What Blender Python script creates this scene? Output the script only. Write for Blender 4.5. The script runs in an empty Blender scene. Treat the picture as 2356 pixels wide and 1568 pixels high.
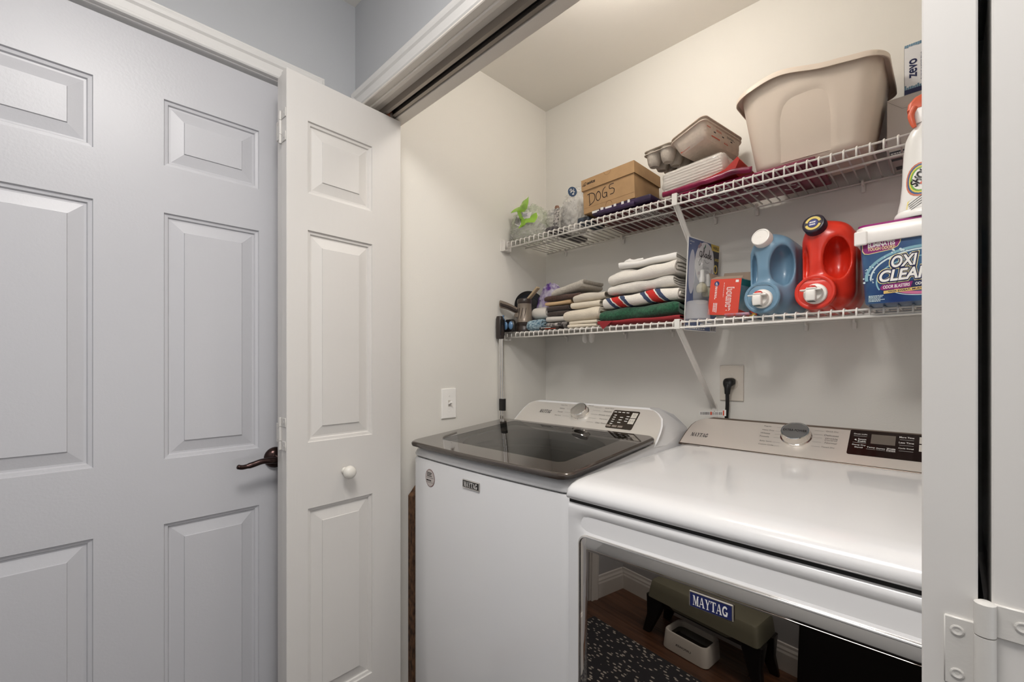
import bpy, bmesh, math, random
import numpy as np
from mathutils import Vector, Matrix, noise
random.seed(7)
SC = bpy.context.scene
COL = SC.collection
# ------------------------------------------------------------------ camera
cd = bpy.data.cameras.new('camera'); cam = bpy.data.objects.new('camera', cd); COL.objects.link(cam)
cd.sensor_width = 36; cd.lens = 1024/2356*36; cd.shift_y = 54/2356; cd.clip_start = .02
cam.location = (0, 0, 1.23); cam.rotation_euler = (math.pi/2, 0, math.radians(44.6))
SC.camera = cam
# ------------------------------------------------------------------ light and exposure
vs = SC.view_settings
vs.view_transform = 'Standard'; vs.look = 'None'; vs.gamma = 1; vs.use_curve_mapping = False
vs.exposure = 0.55
W = bpy.data.worlds.new('daylight'); SC.world = W; W.use_nodes = True
W.node_tree.nodes['Background'].inputs[0].default_value = (.98, .985, 1.0, 1)
W.node_tree.nodes['Background'].inputs[1].default_value = 1.2
CLOSET_LAMP = 21.0      # emission of the closet ceiling light
HALL_FILL = 20.0        # emission of the added hall fill light

# ------------------------------------------------------------------ materials
def lin(c): return tuple(((v/255)/12.92 if v/255 <= .04045 else ((v/255+.055)/1.055)**2.4) for v in c)
MATS = {}
def mat(name, col, rough=.5, metal=0, var=0, vscale=8, bump=0, bscale=200, stretch=(1,1,1), spec=.5,
        alpha=1, trans=0, emit=0, coat=0, col2=None, aniso=0, sheen=0):
    if name in MATS: return MATS[name]
    m = bpy.data.materials.new(name); m.use_nodes = True; nt = m.node_tree; b = nt.nodes['Principled BSDF']
    l = lin(col); b.inputs['Base Color'].default_value = (*l, 1)
    b.inputs['Roughness'].default_value = rough; b.inputs['Metallic'].default_value = metal
    b.inputs['Specular IOR Level'].default_value = spec; b.inputs['Alpha'].default_value = alpha
    b.inputs['Transmission Weight'].default_value = trans; b.inputs['Coat Weight'].default_value = coat
    if sheen: b.inputs['Sheen Weight'].default_value = sheen
    if emit:
        b.inputs['Emission Color'].default_value = (*l, 1); b.inputs['Emission Strength'].default_value = emit
    if var or bump or col2:
        tc = nt.nodes.new('ShaderNodeTexCoord'); mp = nt.nodes.new('ShaderNodeMapping')
        mp.inputs['Scale'].default_value = stretch; nt.links.new(tc.outputs['Object'], mp.inputs['Vector'])
    if var or col2:
        n = nt.nodes.new('ShaderNodeTexNoise'); n.inputs['Scale'].default_value = vscale; n.inputs['Detail'].default_value = 4
        nt.links.new(mp.outputs[0], n.inputs['Vector'])
        r = nt.nodes.new('ShaderNodeValToRGB'); nt.links.new(n.outputs['Fac'], r.inputs[0])
        r.color_ramp.elements[0].position = .35; r.color_ramp.elements[1].position = .65
        if col2: e0, e1 = l, lin(col2)
        else: e0, e1 = tuple(v*(1-var) for v in l), tuple(min(1, v*(1+var)) for v in l)
        r.color_ramp.elements[0].color = (*e0, 1); r.color_ramp.elements[1].color = (*e1, 1)
        nt.links.new(r.outputs[0], b.inputs['Base Color'])
    if bump:
        n = nt.nodes.new('ShaderNodeTexNoise'); n.inputs['Scale'].default_value = bscale; n.inputs['Detail'].default_value = 3
        nt.links.new(mp.outputs[0], n.inputs['Vector'])
        bp = nt.nodes.new('ShaderNodeBump'); bp.inputs['Strength'].default_value = bump; bp.inputs['Distance'].default_value = .002
        nt.links.new(n.outputs['Fac'], bp.inputs['Height']); nt.links.new(bp.outputs[0], b.inputs['Normal'])
    MATS[name] = m; return m

def film(name, col, opacity, rough=.12):
    """thin plastic film / tinted pane: see-through sheet with a glossy skin"""
    if name in MATS: return MATS[name]
    m = bpy.data.materials.new(name); m.use_nodes = True; nt = m.node_tree; nt.nodes.clear()
    o = nt.nodes.new('ShaderNodeOutputMaterial'); p = nt.nodes.new('ShaderNodeBsdfPrincipled')
    p.inputs['Base Color'].default_value = (*lin(col), 1); p.inputs['Roughness'].default_value = rough
    p.inputs['Alpha'].default_value = opacity
    nt.links.new(p.outputs[0], o.inputs[0]); MATS[name] = m; return m

def pane_mat(name, tint, ior=1.5, rough=0.0):
    if name in MATS: return MATS[name]
    m = bpy.data.materials.new(name); m.use_nodes = True; nt = m.node_tree; nt.nodes.clear()
    o = nt.nodes.new('ShaderNodeOutputMaterial'); t = nt.nodes.new('ShaderNodeBsdfTransparent'); g = nt.nodes.new('ShaderNodeBsdfGlossy')
    fr = nt.nodes.new('ShaderNodeFresnel'); mx = nt.nodes.new('ShaderNodeMixShader')
    t.inputs[0].default_value = (*tint, 1); g.inputs['Roughness'].default_value = rough; fr.inputs[0].default_value = ior
    nt.links.new(fr.outputs[0], mx.inputs[0]); nt.links.new(t.outputs[0], mx.inputs[1]); nt.links.new(g.outputs[0], mx.inputs[2])
    nt.links.new(mx.outputs[0], o.inputs[0]); MATS[name] = m; return m

PAINT = mat('wall_paint', (182,184,187), .75, bump=.12, bscale=260)
CPAINT = mat('closet_wall_paint', (232,229,222), .7, bump=.12, bscale=260)
CEIL = mat('ceiling_paint', (238,234,227), .85, bump=.1, bscale=180)
TRIM = mat('trim_white', (221,219,216), .42, bump=.05, bscale=60)
DOORM = mat('door_white', (216,213,209), .38, bump=.25, bscale=70, stretch=(1,1,.06))
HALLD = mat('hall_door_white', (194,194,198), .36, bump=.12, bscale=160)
EDGE = mat('door_edge', (196,190,182), .5, bump=.1)
DARK = mat('dark_slot', (24,21,19), .6)
TRACK = mat('track_metal', (150,141,132), .35, .6)
HINGE = mat('hinge_painted', (206,203,198), .35, bump=.1)
WHITE_EN = mat('white_enamel', (232,232,233), .16, coat=.5)
SILVER = mat('brushed_silver', (216,212,206), .30, .35, bump=.06, bscale=40, stretch=(1,60,60))
SILVER2 = mat('brushed_champagne', (222,214,205), .28, .35, bump=.06, bscale=40, stretch=(1,60,60))
CHROME = mat('chrome', (235,232,228), .08, 1)
TAUPE = mat('taupe_lid', (72,64,58), .08, .2, coat=.8)
BLACKGL = mat('black_mirror_glass', (150,143,136), .01, 1)
DISP = mat('display_brown', (46,38,32), .18)
INK = mat('ink_dark', (38,34,36), .5)
INKG = mat('ink_grey', (104,98,94), .5)
PRINTW = mat('print_white', (238,236,232), .5)
NAVY = mat('navy_print', (28,36,88), .35)
WIREW = mat('white_vinyl_wire', (232,228,222), .3)
BLACKP = mat('black_plastic', (22,20,20), .3)
BLACKR = mat('black_rubber', (16,15,15), .5)

# ------------------------------------------------------------------ geometry helpers (all in world metres)
ORG = {}
def newobj(name, data=None):
    o = bpy.data.objects.new(name, data); COL.objects.link(o); return o
def tag(o, label=None, cat=None, group=None, kind=None):
    if label: o['label'] = label
    if cat: o['category'] = cat
    if group: o['group'] = group
    if kind: o['kind'] = kind
    return o
def thing(name, label, cat, loc, group=None, kind=None):
    o = newobj(name); o.location = loc; o.empty_display_size = .05; ORG[o] = Vector(loc)
    return tag(o, label, cat, group, kind)
def part(parent, name, geo, m, smooth=False, label=None, kind=None):
    v, f = geo; org = ORG[parent]
    me = bpy.data.meshes.new(name); me.from_pydata([tuple(Vector(p)-org) for p in v], [], f); me.materials.append(m)
    if smooth: shade(me, smooth)
    o = newobj(name, me); o.parent = parent; ORG[o] = org
    if label: o['label'] = label
    if kind: o['kind'] = kind
    return o
def solo(name, geo, m, label, cat, loc, smooth=False, group=None, kind=None):
    v, f = geo; org = Vector(loc)
    me = bpy.data.meshes.new(name); me.from_pydata([tuple(Vector(p)-org) for p in v], [], f); me.materials.append(m)
    if smooth: shade(me, smooth)
    o = newobj(name, me); o.location = loc; ORG[o] = org
    return tag(o, label, cat, group, kind)
def struct(name, geo, m, label=None, smooth=False):
    v, f = geo; xs = np.array([tuple(p) for p in v]); lo = xs.min(0); hi = xs.max(0)
    return solo(name, geo, m, label, None, ((lo[0]+hi[0])/2, (lo[1]+hi[1])/2, lo[2]), smooth, kind='structure')
def shade(me, ang=40):
    if ang is True: ang = 180
    me.polygons.foreach_set('use_smooth', [True]*len(me.polygons))
    if ang < 180:
        bm = bmesh.new(); bm.from_mesh(me); a = math.radians(ang)
        for e in bm.edges:
            if len(e.link_faces) == 2 and e.calc_face_angle(0) > a: e.smooth = False
        bm.to_mesh(me); bm.free()
def join(*gs):
    V = []; Fc = []
    for v, f in gs:
        k = len(V); V += [tuple(p) for p in v]; Fc += [[i+k for i in q] for q in f]
    return V, Fc
def xf(geo, M): return [tuple(M @ Vector(p)) for p in geo[0]], geo[1]
def box(x0, x1, y0, y1, z0, z1, bev=0, seg=2, top_only=False):
    v = [(x0,y0,z0),(x1,y0,z0),(x1,y1,z0),(x0,y1,z0),(x0,y0,z1),(x1,y0,z1),(x1,y1,z1),(x0,y1,z1)]
    f = [[0,3,2,1],[4,5,6,7],[0,1,5,4],[1,2,6,5],[2,3,7,6],[3,0,4,7]]
    if not bev: return v, f
    bm = bmesh.new(); vs_ = [bm.verts.new(p) for p in v]; [bm.faces.new([vs_[i] for i in q]) for q in f]
    es = [e for e in bm.edges if not top_only or (e.verts[0].co.z+e.verts[1].co.z)/2 > z0+1e-6]
    bmesh.ops.bevel(bm, geom=es, offset=bev, segments=seg, profile=.5, affect='EDGES')
    return frombm(bm)
def frombm(bm):
    bm.verts.index_update(); v = [tuple(p.co) for p in bm.verts]; f = [[q.index for q in fc.verts] for fc in bm.faces]; bm.free(); return v, f
def rrect(w, h, r, n=5):
    pts = []
    for cx, cy, a in ((w/2-r, h/2-r, 0), (-w/2+r, h/2-r, 90), (-w/2+r, -h/2+r, 180), (w/2-r, -h/2+r, 270)):
        for i in range(n+1):
            t = math.radians(a+90*i/n); pts.append((cx+r*math.cos(t), cy+r*math.sin(t)))
    return pts
def loft(rings, cap0=True, cap1=True, closed=True):
    n = len(rings[0]); V = [tuple(p) for r in rings for p in r]; Fc = []
    for k in range(len(rings)-1):
        for i in range(n if closed else n-1):
            j = (i+1) % n; Fc.append([k*n+i, k*n+j, (k+1)*n+j, (k+1)*n+i])
    if cap0: Fc.append(list(range(n))[::-1])
    if cap1: Fc.append([(len(rings)-1)*n+i for i in range(n)])
    return V, Fc
def lathe(prof, n=24, cap0=True, cap1=True):
    return loft([[(r*math.cos(2*math.pi*i/n), r*math.sin(2*math.pi*i/n), z) for i in range(n)] for r, z in prof], cap0, cap1)
def axis(p0, d, roll=0):
    """matrix taking local +Z to direction d at p0"""
    return Matrix.Translation(p0) @ Vector(d).to_track_quat('Z', 'Y').to_matrix().to_4x4() @ Matrix.Rotation(roll, 4, 'Z')
def tube(path, r, n=8, cap=True):
    P = [Vector(p) for p in path]; R = r if isinstance(r, (list, tuple)) else [r]*len(P)
    rings = []; ref = None
    for i, p in enumerate(P):
        t = (P[min(i+1, len(P)-1)]-P[max(i-1, 0)]).normalized()
        if ref is None: ref = t.orthogonal().normalized()
        ref = (ref-t*ref.dot(t)).normalized(); b = t.cross(ref)
        rings.append([tuple(p+R[i]*(math.cos(2*math.pi*k/n)*ref+math.sin(2*math.pi*k/n)*b)) for k in range(n)])
    return loft(rings, cap, cap)
def bez(pts, n=6):
    """Catmull-Rom through pts"""
    P = [Vector(p) for p in pts]; out = []
    for i in range(len(P)-1):
        a, b, c, d = P[max(i-1,0)], P[i], P[i+1], P[min(i+2,len(P)-1)]
        for k in range(n):
            t = k/n; out.append(.5*((2*b)+(c-a)*t+(2*a-5*b+4*c-d)*t*t+(3*b-a-3*c+d)*t**3))
    return out+[P[-1]]
def extrude(poly3, vec):
    v = Vector(vec); n = len(poly3); A = [tuple(p) for p in poly3]; B = [tuple(Vector(p)+v) for p in poly3]
    return A+B, [list(range(n)), [n+i for i in range(n)][::-1]]+[[i, n+i, n+(i+1)%n, (i+1)%n] for i in range(n)]
def fixn(geo):
    bm = bmesh.new(); vs_ = [bm.verts.new(p) for p in geo[0]]
    for q in geo[1]:
        try: bm.faces.new([vs_[i] for i in q])
        except ValueError: pass
    bmesh.ops.recalc_face_normals(bm, faces=bm.faces); return frombm(bm)
def nz(p, s, seed=0): return noise.noise(Vector((p[0]*s+seed*7.3, p[1]*s-seed*3.1, p[2]*s+seed*1.7)))
def wob(geo, amp, s, seed=0):
    return [(p[0]+amp*nz(p,s,seed), p[1]+amp*nz(p,s,seed+5), p[2]+amp*nz(p,s,seed+9)) for p in geo[0]], geo[1]
def surfnet(sdf, lo, hi, h):
    ax = [np.arange(lo[i], hi[i]+h, h) for i in range(3)]; X, Y, Z = np.meshgrid(*ax, indexing='ij'); Vv = sdf(X, Y, Z); ins = Vv < 0
    sh = tuple(s-1 for s in Vv.shape); acc = np.zeros(sh+(3,)); cnt = np.zeros(sh)
    co = [(0,0,0),(1,0,0),(0,1,0),(1,1,0),(0,0,1),(1,0,1),(0,1,1),(1,1,1)]
    S = lambda A, c: A[c[0]:c[0]+sh[0], c[1]:c[1]+sh[1], c[2]:c[2]+sh[2]]
    for a in range(8):
        for b in range(a+1, 8):
            df = [co[b][i]-co[a][i] for i in range(3)]
            if sum(map(abs, df)) != 1: continue
            va, vb = S(Vv, co[a]), S(Vv, co[b]); mk = (va < 0) != (vb < 0); t = np.where(mk, va/np.where(mk, va-vb, 1), 0)
            for i in range(3): acc[..., i] += np.where(mk, co[a][i]+t*df[i], 0)
            cnt += mk
    act = cnt > 0; idx = -np.ones(sh, int); idx[act] = np.arange(act.sum())
    P = (np.argwhere(act)+acc[act]/cnt[act][:, None])*h+np.array(lo); Fc = []
    for a in range(3):
        b, c = (a+1) % 3, (a+2) % 3
        s0 = [slice(1, -1)]*3; s0[a] = slice(0, -1); s1 = list(s0); s1[a] = slice(1, None)
        i0, i1 = ins[tuple(s0)], ins[tuple(s1)]
        for e in np.argwhere(i0 != i1):
            g = e.copy(); g[b] += 1; g[c] += 1
            q = []
            for db, dc in ((-1,-1),(0,-1),(0,0),(-1,0)):
                k = g.copy(); k[b] += db; k[c] += dc; q.append(int(idx[tuple(k)]))
            if min(q) < 0: continue
            Fc.append(q if i0[tuple(e)] else q[::-1])
    return [tuple(p) for p in P], Fc
def sbox(X, Y, Z, c, h, r):
    q = [np.abs(A-c[i])-(h[i]-r) for i, A in enumerate((X, Y, Z))]
    return np.sqrt(sum(np.maximum(k, 0)**2 for k in q))+np.minimum(np.maximum(np.maximum(q[0], q[1]), q[2]), 0)-r
def sell(X, Y, Z, c, r):
    k = np.sqrt(((X-c[0])/r[0])**2+((Y-c[1])/r[1])**2+((Z-c[2])/r[2])**2); return (k-1)*min(r)
def scap(X, Y, Z, a, b, r0, r1):
    a, b = np.array(a), np.array(b); d = b-a; L = (d*d).sum()
    t = np.clip(((X-a[0])*d[0]+(Y-a[1])*d[1]+(Z-a[2])*d[2])/L, 0, 1)
    return np.sqrt((X-a[0]-t*d[0])**2+(Y-a[1]-t*d[1])**2+(Z-a[2]-t*d[2])**2)-(r0+(r1-r0)*t)
def scyl(X, Y, Z, a, b, r):
    a, b = np.array(a), np.array(b); d = b-a; L = math.sqrt((d*d).sum()); u = d/L
    t = (X-a[0])*u[0]+(Y-a[1])*u[1]+(Z-a[2])*u[2]
    rad = np.sqrt(np.maximum((X-a[0]-t*u[0])**2+(Y-a[1]-t*u[1])**2+(Z-a[2]-t*u[2])**2, 0))-r
    ax_ = np.maximum(-t, t-L); return np.minimum(np.maximum(rad, ax_), 0)+np.sqrt(np.maximum(rad, 0)**2+np.maximum(ax_, 0)**2)
def smin(a, b, k): h = np.clip(.5+.5*(b-a)/k, 0, 1); return b+(a-b)*h-k*h*(1-h)
def smax(a, b, k): return -smin(-a, -b, k)

# flat print on a surface -------------------------------------------------
class Face:
    def __init__(s, o, r, u, k=1): s.k = k; s.o = Vector(o); s.r = Vector(r).normalized(); s.u = Vector(u).normalized(); s.n = s.r.cross(s.u)
    def p(s, a, b, h=.0005): return tuple(s.o+s.r*a*s.k+s.u*b*s.k+s.n*h)
def decal(parent, name, face, polys, m, h=.0005, at=(0, 0), rot=0, label=None):
    """polys: list of 2-D polygons, or a (verts2d, faces) pair; laid h above the face"""
    c, sn = math.cos(rot), math.sin(rot)
    g = lambda a, b, e=0: face.p(at[0]+c*a-sn*b, at[1]+sn*a+c*b, h+e)
    if isinstance(polys, tuple): V = [g(*q) for q in polys[0]]; Fc = polys[1]
    else:
        V = []; Fc = []
        for k, pl in enumerate(polys):      # neighbours never exactly coplanar
            Fc.append([len(V)+i for i in range(len(pl))]); V += [g(*q, (k % 6)*1.6e-5) for q in pl]
    return part(parent, name, (V, Fc), m, label=label)
def R2(x0, x1, y0, y1): return [(x0,y0),(x1,y0),(x1,y1),(x0,y1)]
def RR(x0, x1, y0, y1, r): return [(a+(x0+x1)/2, b+(y0+y1)/2) for a, b in rrect(x1-x0, y1-y0, r, 4)]
def EL(cx, cy, a, b, n=28, rot=0):
    o = []
    for i in range(n):
        t = 2*math.pi*i/n; x, y = a*math.cos(t), b*math.sin(t); o.append((cx+x*math.cos(rot)-y*math.sin(rot), cy+x*math.sin(rot)+y*math.cos(rot)))
    return o
def STROKE(pts, w):
    """quads along a 2-D polyline"""
    out = []
    for (x0, y0), (x1, y1) in zip(pts, pts[1:]):
        L = math.hypot(x1-x0, y1-y0) or 1; nx, ny = -(y1-y0)/L*w/2, (x1-x0)/L*w/2; ex, ey = (x1-x0)/L*w*.3, (y1-y0)/L*w*.3
        out.append([(x0-ex+nx, y0-ey+ny), (x0-ex-nx, y0-ey-ny), (x1+ex-nx, y1+ey-ny), (x1+ex+nx, y1+ey+ny)])
    return out
def ARC(cx, cy, a, b, t0, t1, n=14):
    return [(cx+a*math.cos(math.radians(t0+(t1-t0)*i/n)), cy+b*math.sin(math.radians(t0+(t1-t0)*i/n))) for i in range(n+1)]
def TXT(s, w=None, h=None, bold=0, shear=0, space=1):
    cu = bpy.data.curves.new('t', 'FONT'); cu.body = s; cu.offset = bold; cu.shear = shear; cu.space_character = space; cu.resolution_u = 5
    o = bpy.data.objects.new('t', cu); me = bpy.data.meshes.new_from_object(o)
    v = np.array([tuple(q.co)[:2] for q in me.vertices]); f = [list(p.vertices) for p in me.polygons]
    bpy.data.objects.remove(o); bpy.data.curves.remove(cu); bpy.data.meshes.remove(me)
    lo, hi = v.min(0), v.max(0); sz = hi-lo; v = v-(lo+hi)/2
    sx = w/sz[0] if w else h/sz[1]; sy = h/sz[1] if h else sx
    return [tuple(q) for q in v*np.array([sx, sy])], f
def SERIF(s, w, h, shear=0):
    G = {'M': (1.12, [R2(0,.3,.93,1), R2(.1,.17,0,1), R2(0,.28,0,.07), [(.1,1),(.34,1),(.64,.14),(.53,0)], [(.5,0),(.6,0),(.9,1),(.82,1)], R2(.8,1,0,1), R2(.7,1.1,0,.07), R2(.8,1.1,.93,1)]),
         'A': (1.0, [[(.05,0),(.13,0),(.5,1),(.43,1)], [(.4,1),(.58,1),(.95,0),(.7,0)], R2(.25,.75,.3,.38), R2(-.02,.25,0,.07), R2(.6,1.03,0,.07)]),
         'Y': (.98, [[(.08,1),(.34,1),(.6,.45),(.42,.4)], [(.78,1),(.88,1),(.57,.4),(.48,.45)], R2(.4,.6,0,.48), R2(0,.42,.93,1), R2(.68,1,.93,1), R2(.28,.72,0,.07)]),
         'T': (.95, [R2(.02,.95,.91,1), R2(.37,.6,0,1), R2(.26,.72,0,.07), [(.02,.72),(.09,.72),(.14,.92),(.02,.92)], [(.95,.72),(.88,.72),(.83,.92),(.95,.92)]]),
         'G': (1.0, STROKE(ARC(.5,.5,.39,.41,48,335,16), .2)+[R2(.68,.86,.02,.45), R2(.55,.97,.4,.47)])}
    out = []; x = 0
    for ch in s:
        a, pl = G[ch]; out += [[(px+x, py) for px, py in p] for p in pl]; x += a+.04
    return [[((px/x-.5)*w+shear*(py-.5)*h, (py-.5)*h) for px, py in p] for p in out]
def LINES(x0, x1, y0, y1, n, rng):
    """rows of illegible fine print"""
    out = []; dy = (y1-y0)/n
    for i in range(n):
        y = y1-dy*(i+.5); x = x0; end = x1-(x1-x0)*rng.random()*.3
        while x < end:
            w = (x1-x0)*rng.uniform(.05, .14); out.append(R2(x, min(x+w, end), y-dy*.28, y+dy*.28)); x += w+(x1-x0)*.025
    return out
RNG = random.Random(3)
# ================================================================== STRUCTURE
H = 2.438
FLOORM = mat('floor_base', (70,48,36), .5)
fl = struct('floor', box(-1.54, 2.2, -.72, 1.73, -.06, 0), FLOORM, 'dark brown wood plank floor')
WOOD = [mat('plank_wood_%s' % k, c, .32, col2=c2, vscale=5, stretch=(1,9,9), bump=.08, bscale=30) for k, c, c2 in
        (('warm', (120,82,58), (84,54,38)), ('dark', (98,66,48), (66,42,30)), ('mid', (110,76,56), (78,52,38)))]
pl_me = {}
for r in range(12):
    y0 = -.62+r*.112; x = -1.436-RNG.random()*.7
    while x < 2.2:
        a, b = max(x, -1.436), min(x+1.15, 2.2); x += 1.15
        if b-a < .02: continue
        part(fl, 'plank', box(a+.0007, b-.0007, y0+.0007, y0+.1113, 0, .006, .0008, 1), WOOD[RNG.randrange(3)])
def wallboxes(*bs): return join(*[box(*b) for b in bs])
DY0, DY1, DZ = -.285, .525, 2.072
struct('wall_left', wallboxes((-1.55,-1.436,-.72,DY0-.02,0,H), (-1.55,-1.436,DY1+.02,.70,0,H), (-1.55,-1.436,DY0-.02,DY1+.02,DZ+.02,H)), PAINT, 'grey hallway wall with the six-panel door')
struct('wall_front', wallboxes((-1.436,2.2,-.72,-.62,0,H)), PAINT, 'grey hallway wall opposite the laundry closet')
OX0, OX1, OZ = -1.379, .115, 2.092
struct('wall_opening', wallboxes((-1.55,OX0,.70,.81,0,H), (OX1,2.2,.70,.81,0,H), (OX0,OX1,.70,.81,OZ,H)), PAINT, 'grey wall over the laundry closet opening')
struct('wall_inner_left', wallboxes((-1.55,-1.38,.81,1.63,0,H)), CPAINT, 'closet side wall with the light switch')
struct('wall_back', wallboxes((-1.55,.26,1.63,1.73,0,H)), CPAINT, 'closet back wall behind the shelves')
struct('wall_right', wallboxes((.14,.26,.81,1.63,0,H)), CPAINT, 'closet side wall by the dryer')
struct('ceiling', wallboxes((-1.55,2.2,-.72,1.73,H,H+.08)), CEIL, 'white flat ceiling')

# mitred moulding around three sides of an opening ------------------------
PROF = [(0,0),(0,.012),(.004,.0145),(.010,.0145),(.012,.0125),(.030,.0135),(.036,.018),(.044,.0195),(.050,.0195),(.0525,.017),(.055,.0175),(.0575,.016),(.0575,0)]
def casing(name, s0, s1, zt, place, m, label):
    n = len(PROF); rings = []
    for k in range(4):
        ring = []
        for a, b in PROF:
            s, z = [(s0-a, 0), (s0-a, zt+a), (s1+a, zt+a), (s1+a, 0)][k]; ring.append(place(s, z, b))
        rings.append(ring)
    return struct(name, fixn(loft(rings)), m, label)
casing('trim_1', DY0-.008, DY1+.008, DZ+.008, lambda s, z, b: (-1.436+b, s, z), TRIM, 'white moulded casing around the six-panel door')
struct('trim_2', wallboxes((-1.55,-1.436,DY0-.02,DY0-.003,0,DZ+.02), (-1.55,-1.436,DY1+.003,DY1+.02,0,DZ+.02), (-1.55,-1.436,DY0-.02,DY1+.02,DZ+.004,DZ+.02)), TRIM, 'white jamb of the six-panel door')
casing('trim_3', OX0+.004, OX1-.004, 2.078, lambda s, z, b: (s, .70-b, z), TRIM, 'white moulded casing over the laundry closet opening')
JAMB = mat('jamb_beige', (226,219,209), .45, bump=.08)
hj = thing('trim_4', 'head jamb of the laundry closet with its sliding door track', None, (-.63, .755, 2.04), kind='structure')
part(hj, 'head_jamb', box(OX0, OX1, .688, .8, 2.072, 2.092, .002, 1), JAMB)
part(hj, 'stop_strip', box(OX0, OX1, .708, .722, 2.066, 2.073, .002, 1), JAMB)
part(hj, 'fascia_board', box(OX0, OX1, .786, .824, 2.050, 2.115, .003, 2), JAMB)
part(hj, 'track_rail', join(box(OX0+.002, OX1, .742, .7455, 2.050, 2.072), box(OX0+.002, OX1, .7455, .753, 2.050, 2.0525), box(OX0+.002, OX1, .7755, .779, 2.050, 2.072), box(OX0+.002, OX1, .768, .7755, 2.050, 2.0525)), TRACK)
part(hj, 'track_slot', box(OX0+.002, OX1, .7456, .7754, 2.0685, 2.0718), DARK)
for sx in (-1.12, -.82, -.45, -.1): part(hj, 'screw', xf(lathe([(.004,0),(.004,.0015),(.002,.0025)], 10), axis((sx, .7605, 2.0684), (0,0,-1))), TRACK)
part(hj, 'roller', xf(lathe([(.006,-.009),(.011,-.008),(.011,.008),(.006,.009)], 16), axis((-1.322, .7605, 2.056), (1,0,0))), mat('copper_roller', (150,92,66), .4, .4), 40)

# baseboards ---------------------------------------------------------------
BP = [(0,0),(.014,0),(.014,.085),(.011,.095),(.011,.103),(.006,.115),(.005,.128),(0,.132)]
def baseboard(name, p0, p1, nrm, label):
    p0, p1, nrm = Vector(p0), Vector(p1), Vector(nrm)
    return struct(name, fixn(loft([[tuple(p+nrm*a+Vector((0,0,b))) for a, b in BP] for p in (p0, p1)])), TRIM, label)
baseboard('baseboard_front', (-1.436,-.62,.004), (2.2,-.62,.004), (0,1,0), 'white moulded baseboard of the wall opposite the closet')
baseboard('baseboard_left', (-1.436,-.606,.004), (-1.436,DY0-.07,.004), (1,0,0), 'short white baseboard beside the six-panel door')
baseboard('baseboard_back', (-1.38,1.63,.004), (.14,1.63,.004), (0,-1,0), 'white baseboard behind the washer and dryer')

# ------------------------------------------------------------------ doors
PRINGS = [(0,0),(.0018,.0050),(.009,.0062),(.0115,.0108),(.016,.0108),(.043,.0050),(.0444,.0022)]
def leaf_frame(w, h, t, panels):
    """stiles and rails round the panel openings; local x width, y 0..t depth (front at 0), z height"""
    xs = sorted({0, w, *[p[0] for p in panels], *[p[1] for p in panels]}); zs = sorted({0, h, *[p[2] for p in panels], *[p[3] for p in panels]})
    isp = lambda x, z: any(p[0] < x < p[1] and p[2] < z < p[3] for p in panels)
    V = []; F_ = []; ix = {}
    def vi(x, y, z):
        k = (round(x, 5), round(y, 5), round(z, 5))
        if k not in ix: ix[k] = len(V); V.append(k)
        return ix[k]
    for i in range(len(xs)-1):
        for j in range(len(zs)-1):
            if isp((xs[i]+xs[i+1])/2, (zs[j]+zs[j+1])/2): continue
            for y in (0, t): F_.append([vi(xs[i],y,zs[j]), vi(xs[i+1],y,zs[j]), vi(xs[i+1],y,zs[j+1]), vi(xs[i],y,zs[j+1])])
    for i in range(len(xs)-1):
        for z in (0, h): F_.append([vi(xs[i],0,z), vi(xs[i+1],0,z), vi(xs[i+1],t,z), vi(xs[i],t,z)])
    for j in range(len(zs)-1):
        for x in (0, w): F_.append([vi(x,0,zs[j]), vi(x,0,zs[j+1]), vi(x,t,zs[j+1]), vi(x,t,zs[j])])
    bm = bmesh.new(); vv = [bm.verts.new(p) for p in V]
    for q in F_: bm.faces.new([vv[i] for i in q])
    bmesh.ops.recalc_face_normals(bm, faces=bm.faces)
    es = [e for e in bm.edges if len(e.link_faces) == 2 and e.calc_face_angle(0) > 1]
    bmesh.ops.bevel(bm, geom=es, offset=.0012, segments=1, affect='EDGES')
    return frombm(bm)
def leaf_panel(p, t):
    g = []
    for y0, sg in ((0, 1), (t, -1)):
        rings = [[(p[0]+i, y0+sg*d, p[2]+i), (p[1]-i, y0+sg*d, p[2]+i), (p[1]-i, y0+sg*d, p[3]-i), (p[0]+i, y0+sg*d, p[3]-i)] for i, d in PRINGS]
        g.append(loft(rings, False, True))
    return fixn(join(*g))
def add_leaf(root, name, w, h, t, panels, M, m):
    lf = part(root, name, xf(leaf_frame(w, h, t, panels), M), m)
    for p in panels: part(lf, 'panel', xf(leaf_panel(p, t), M), m)
    return lf
ROWS = [(1.716,1.922), (1.008,1.612), (.25,.820)]
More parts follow.
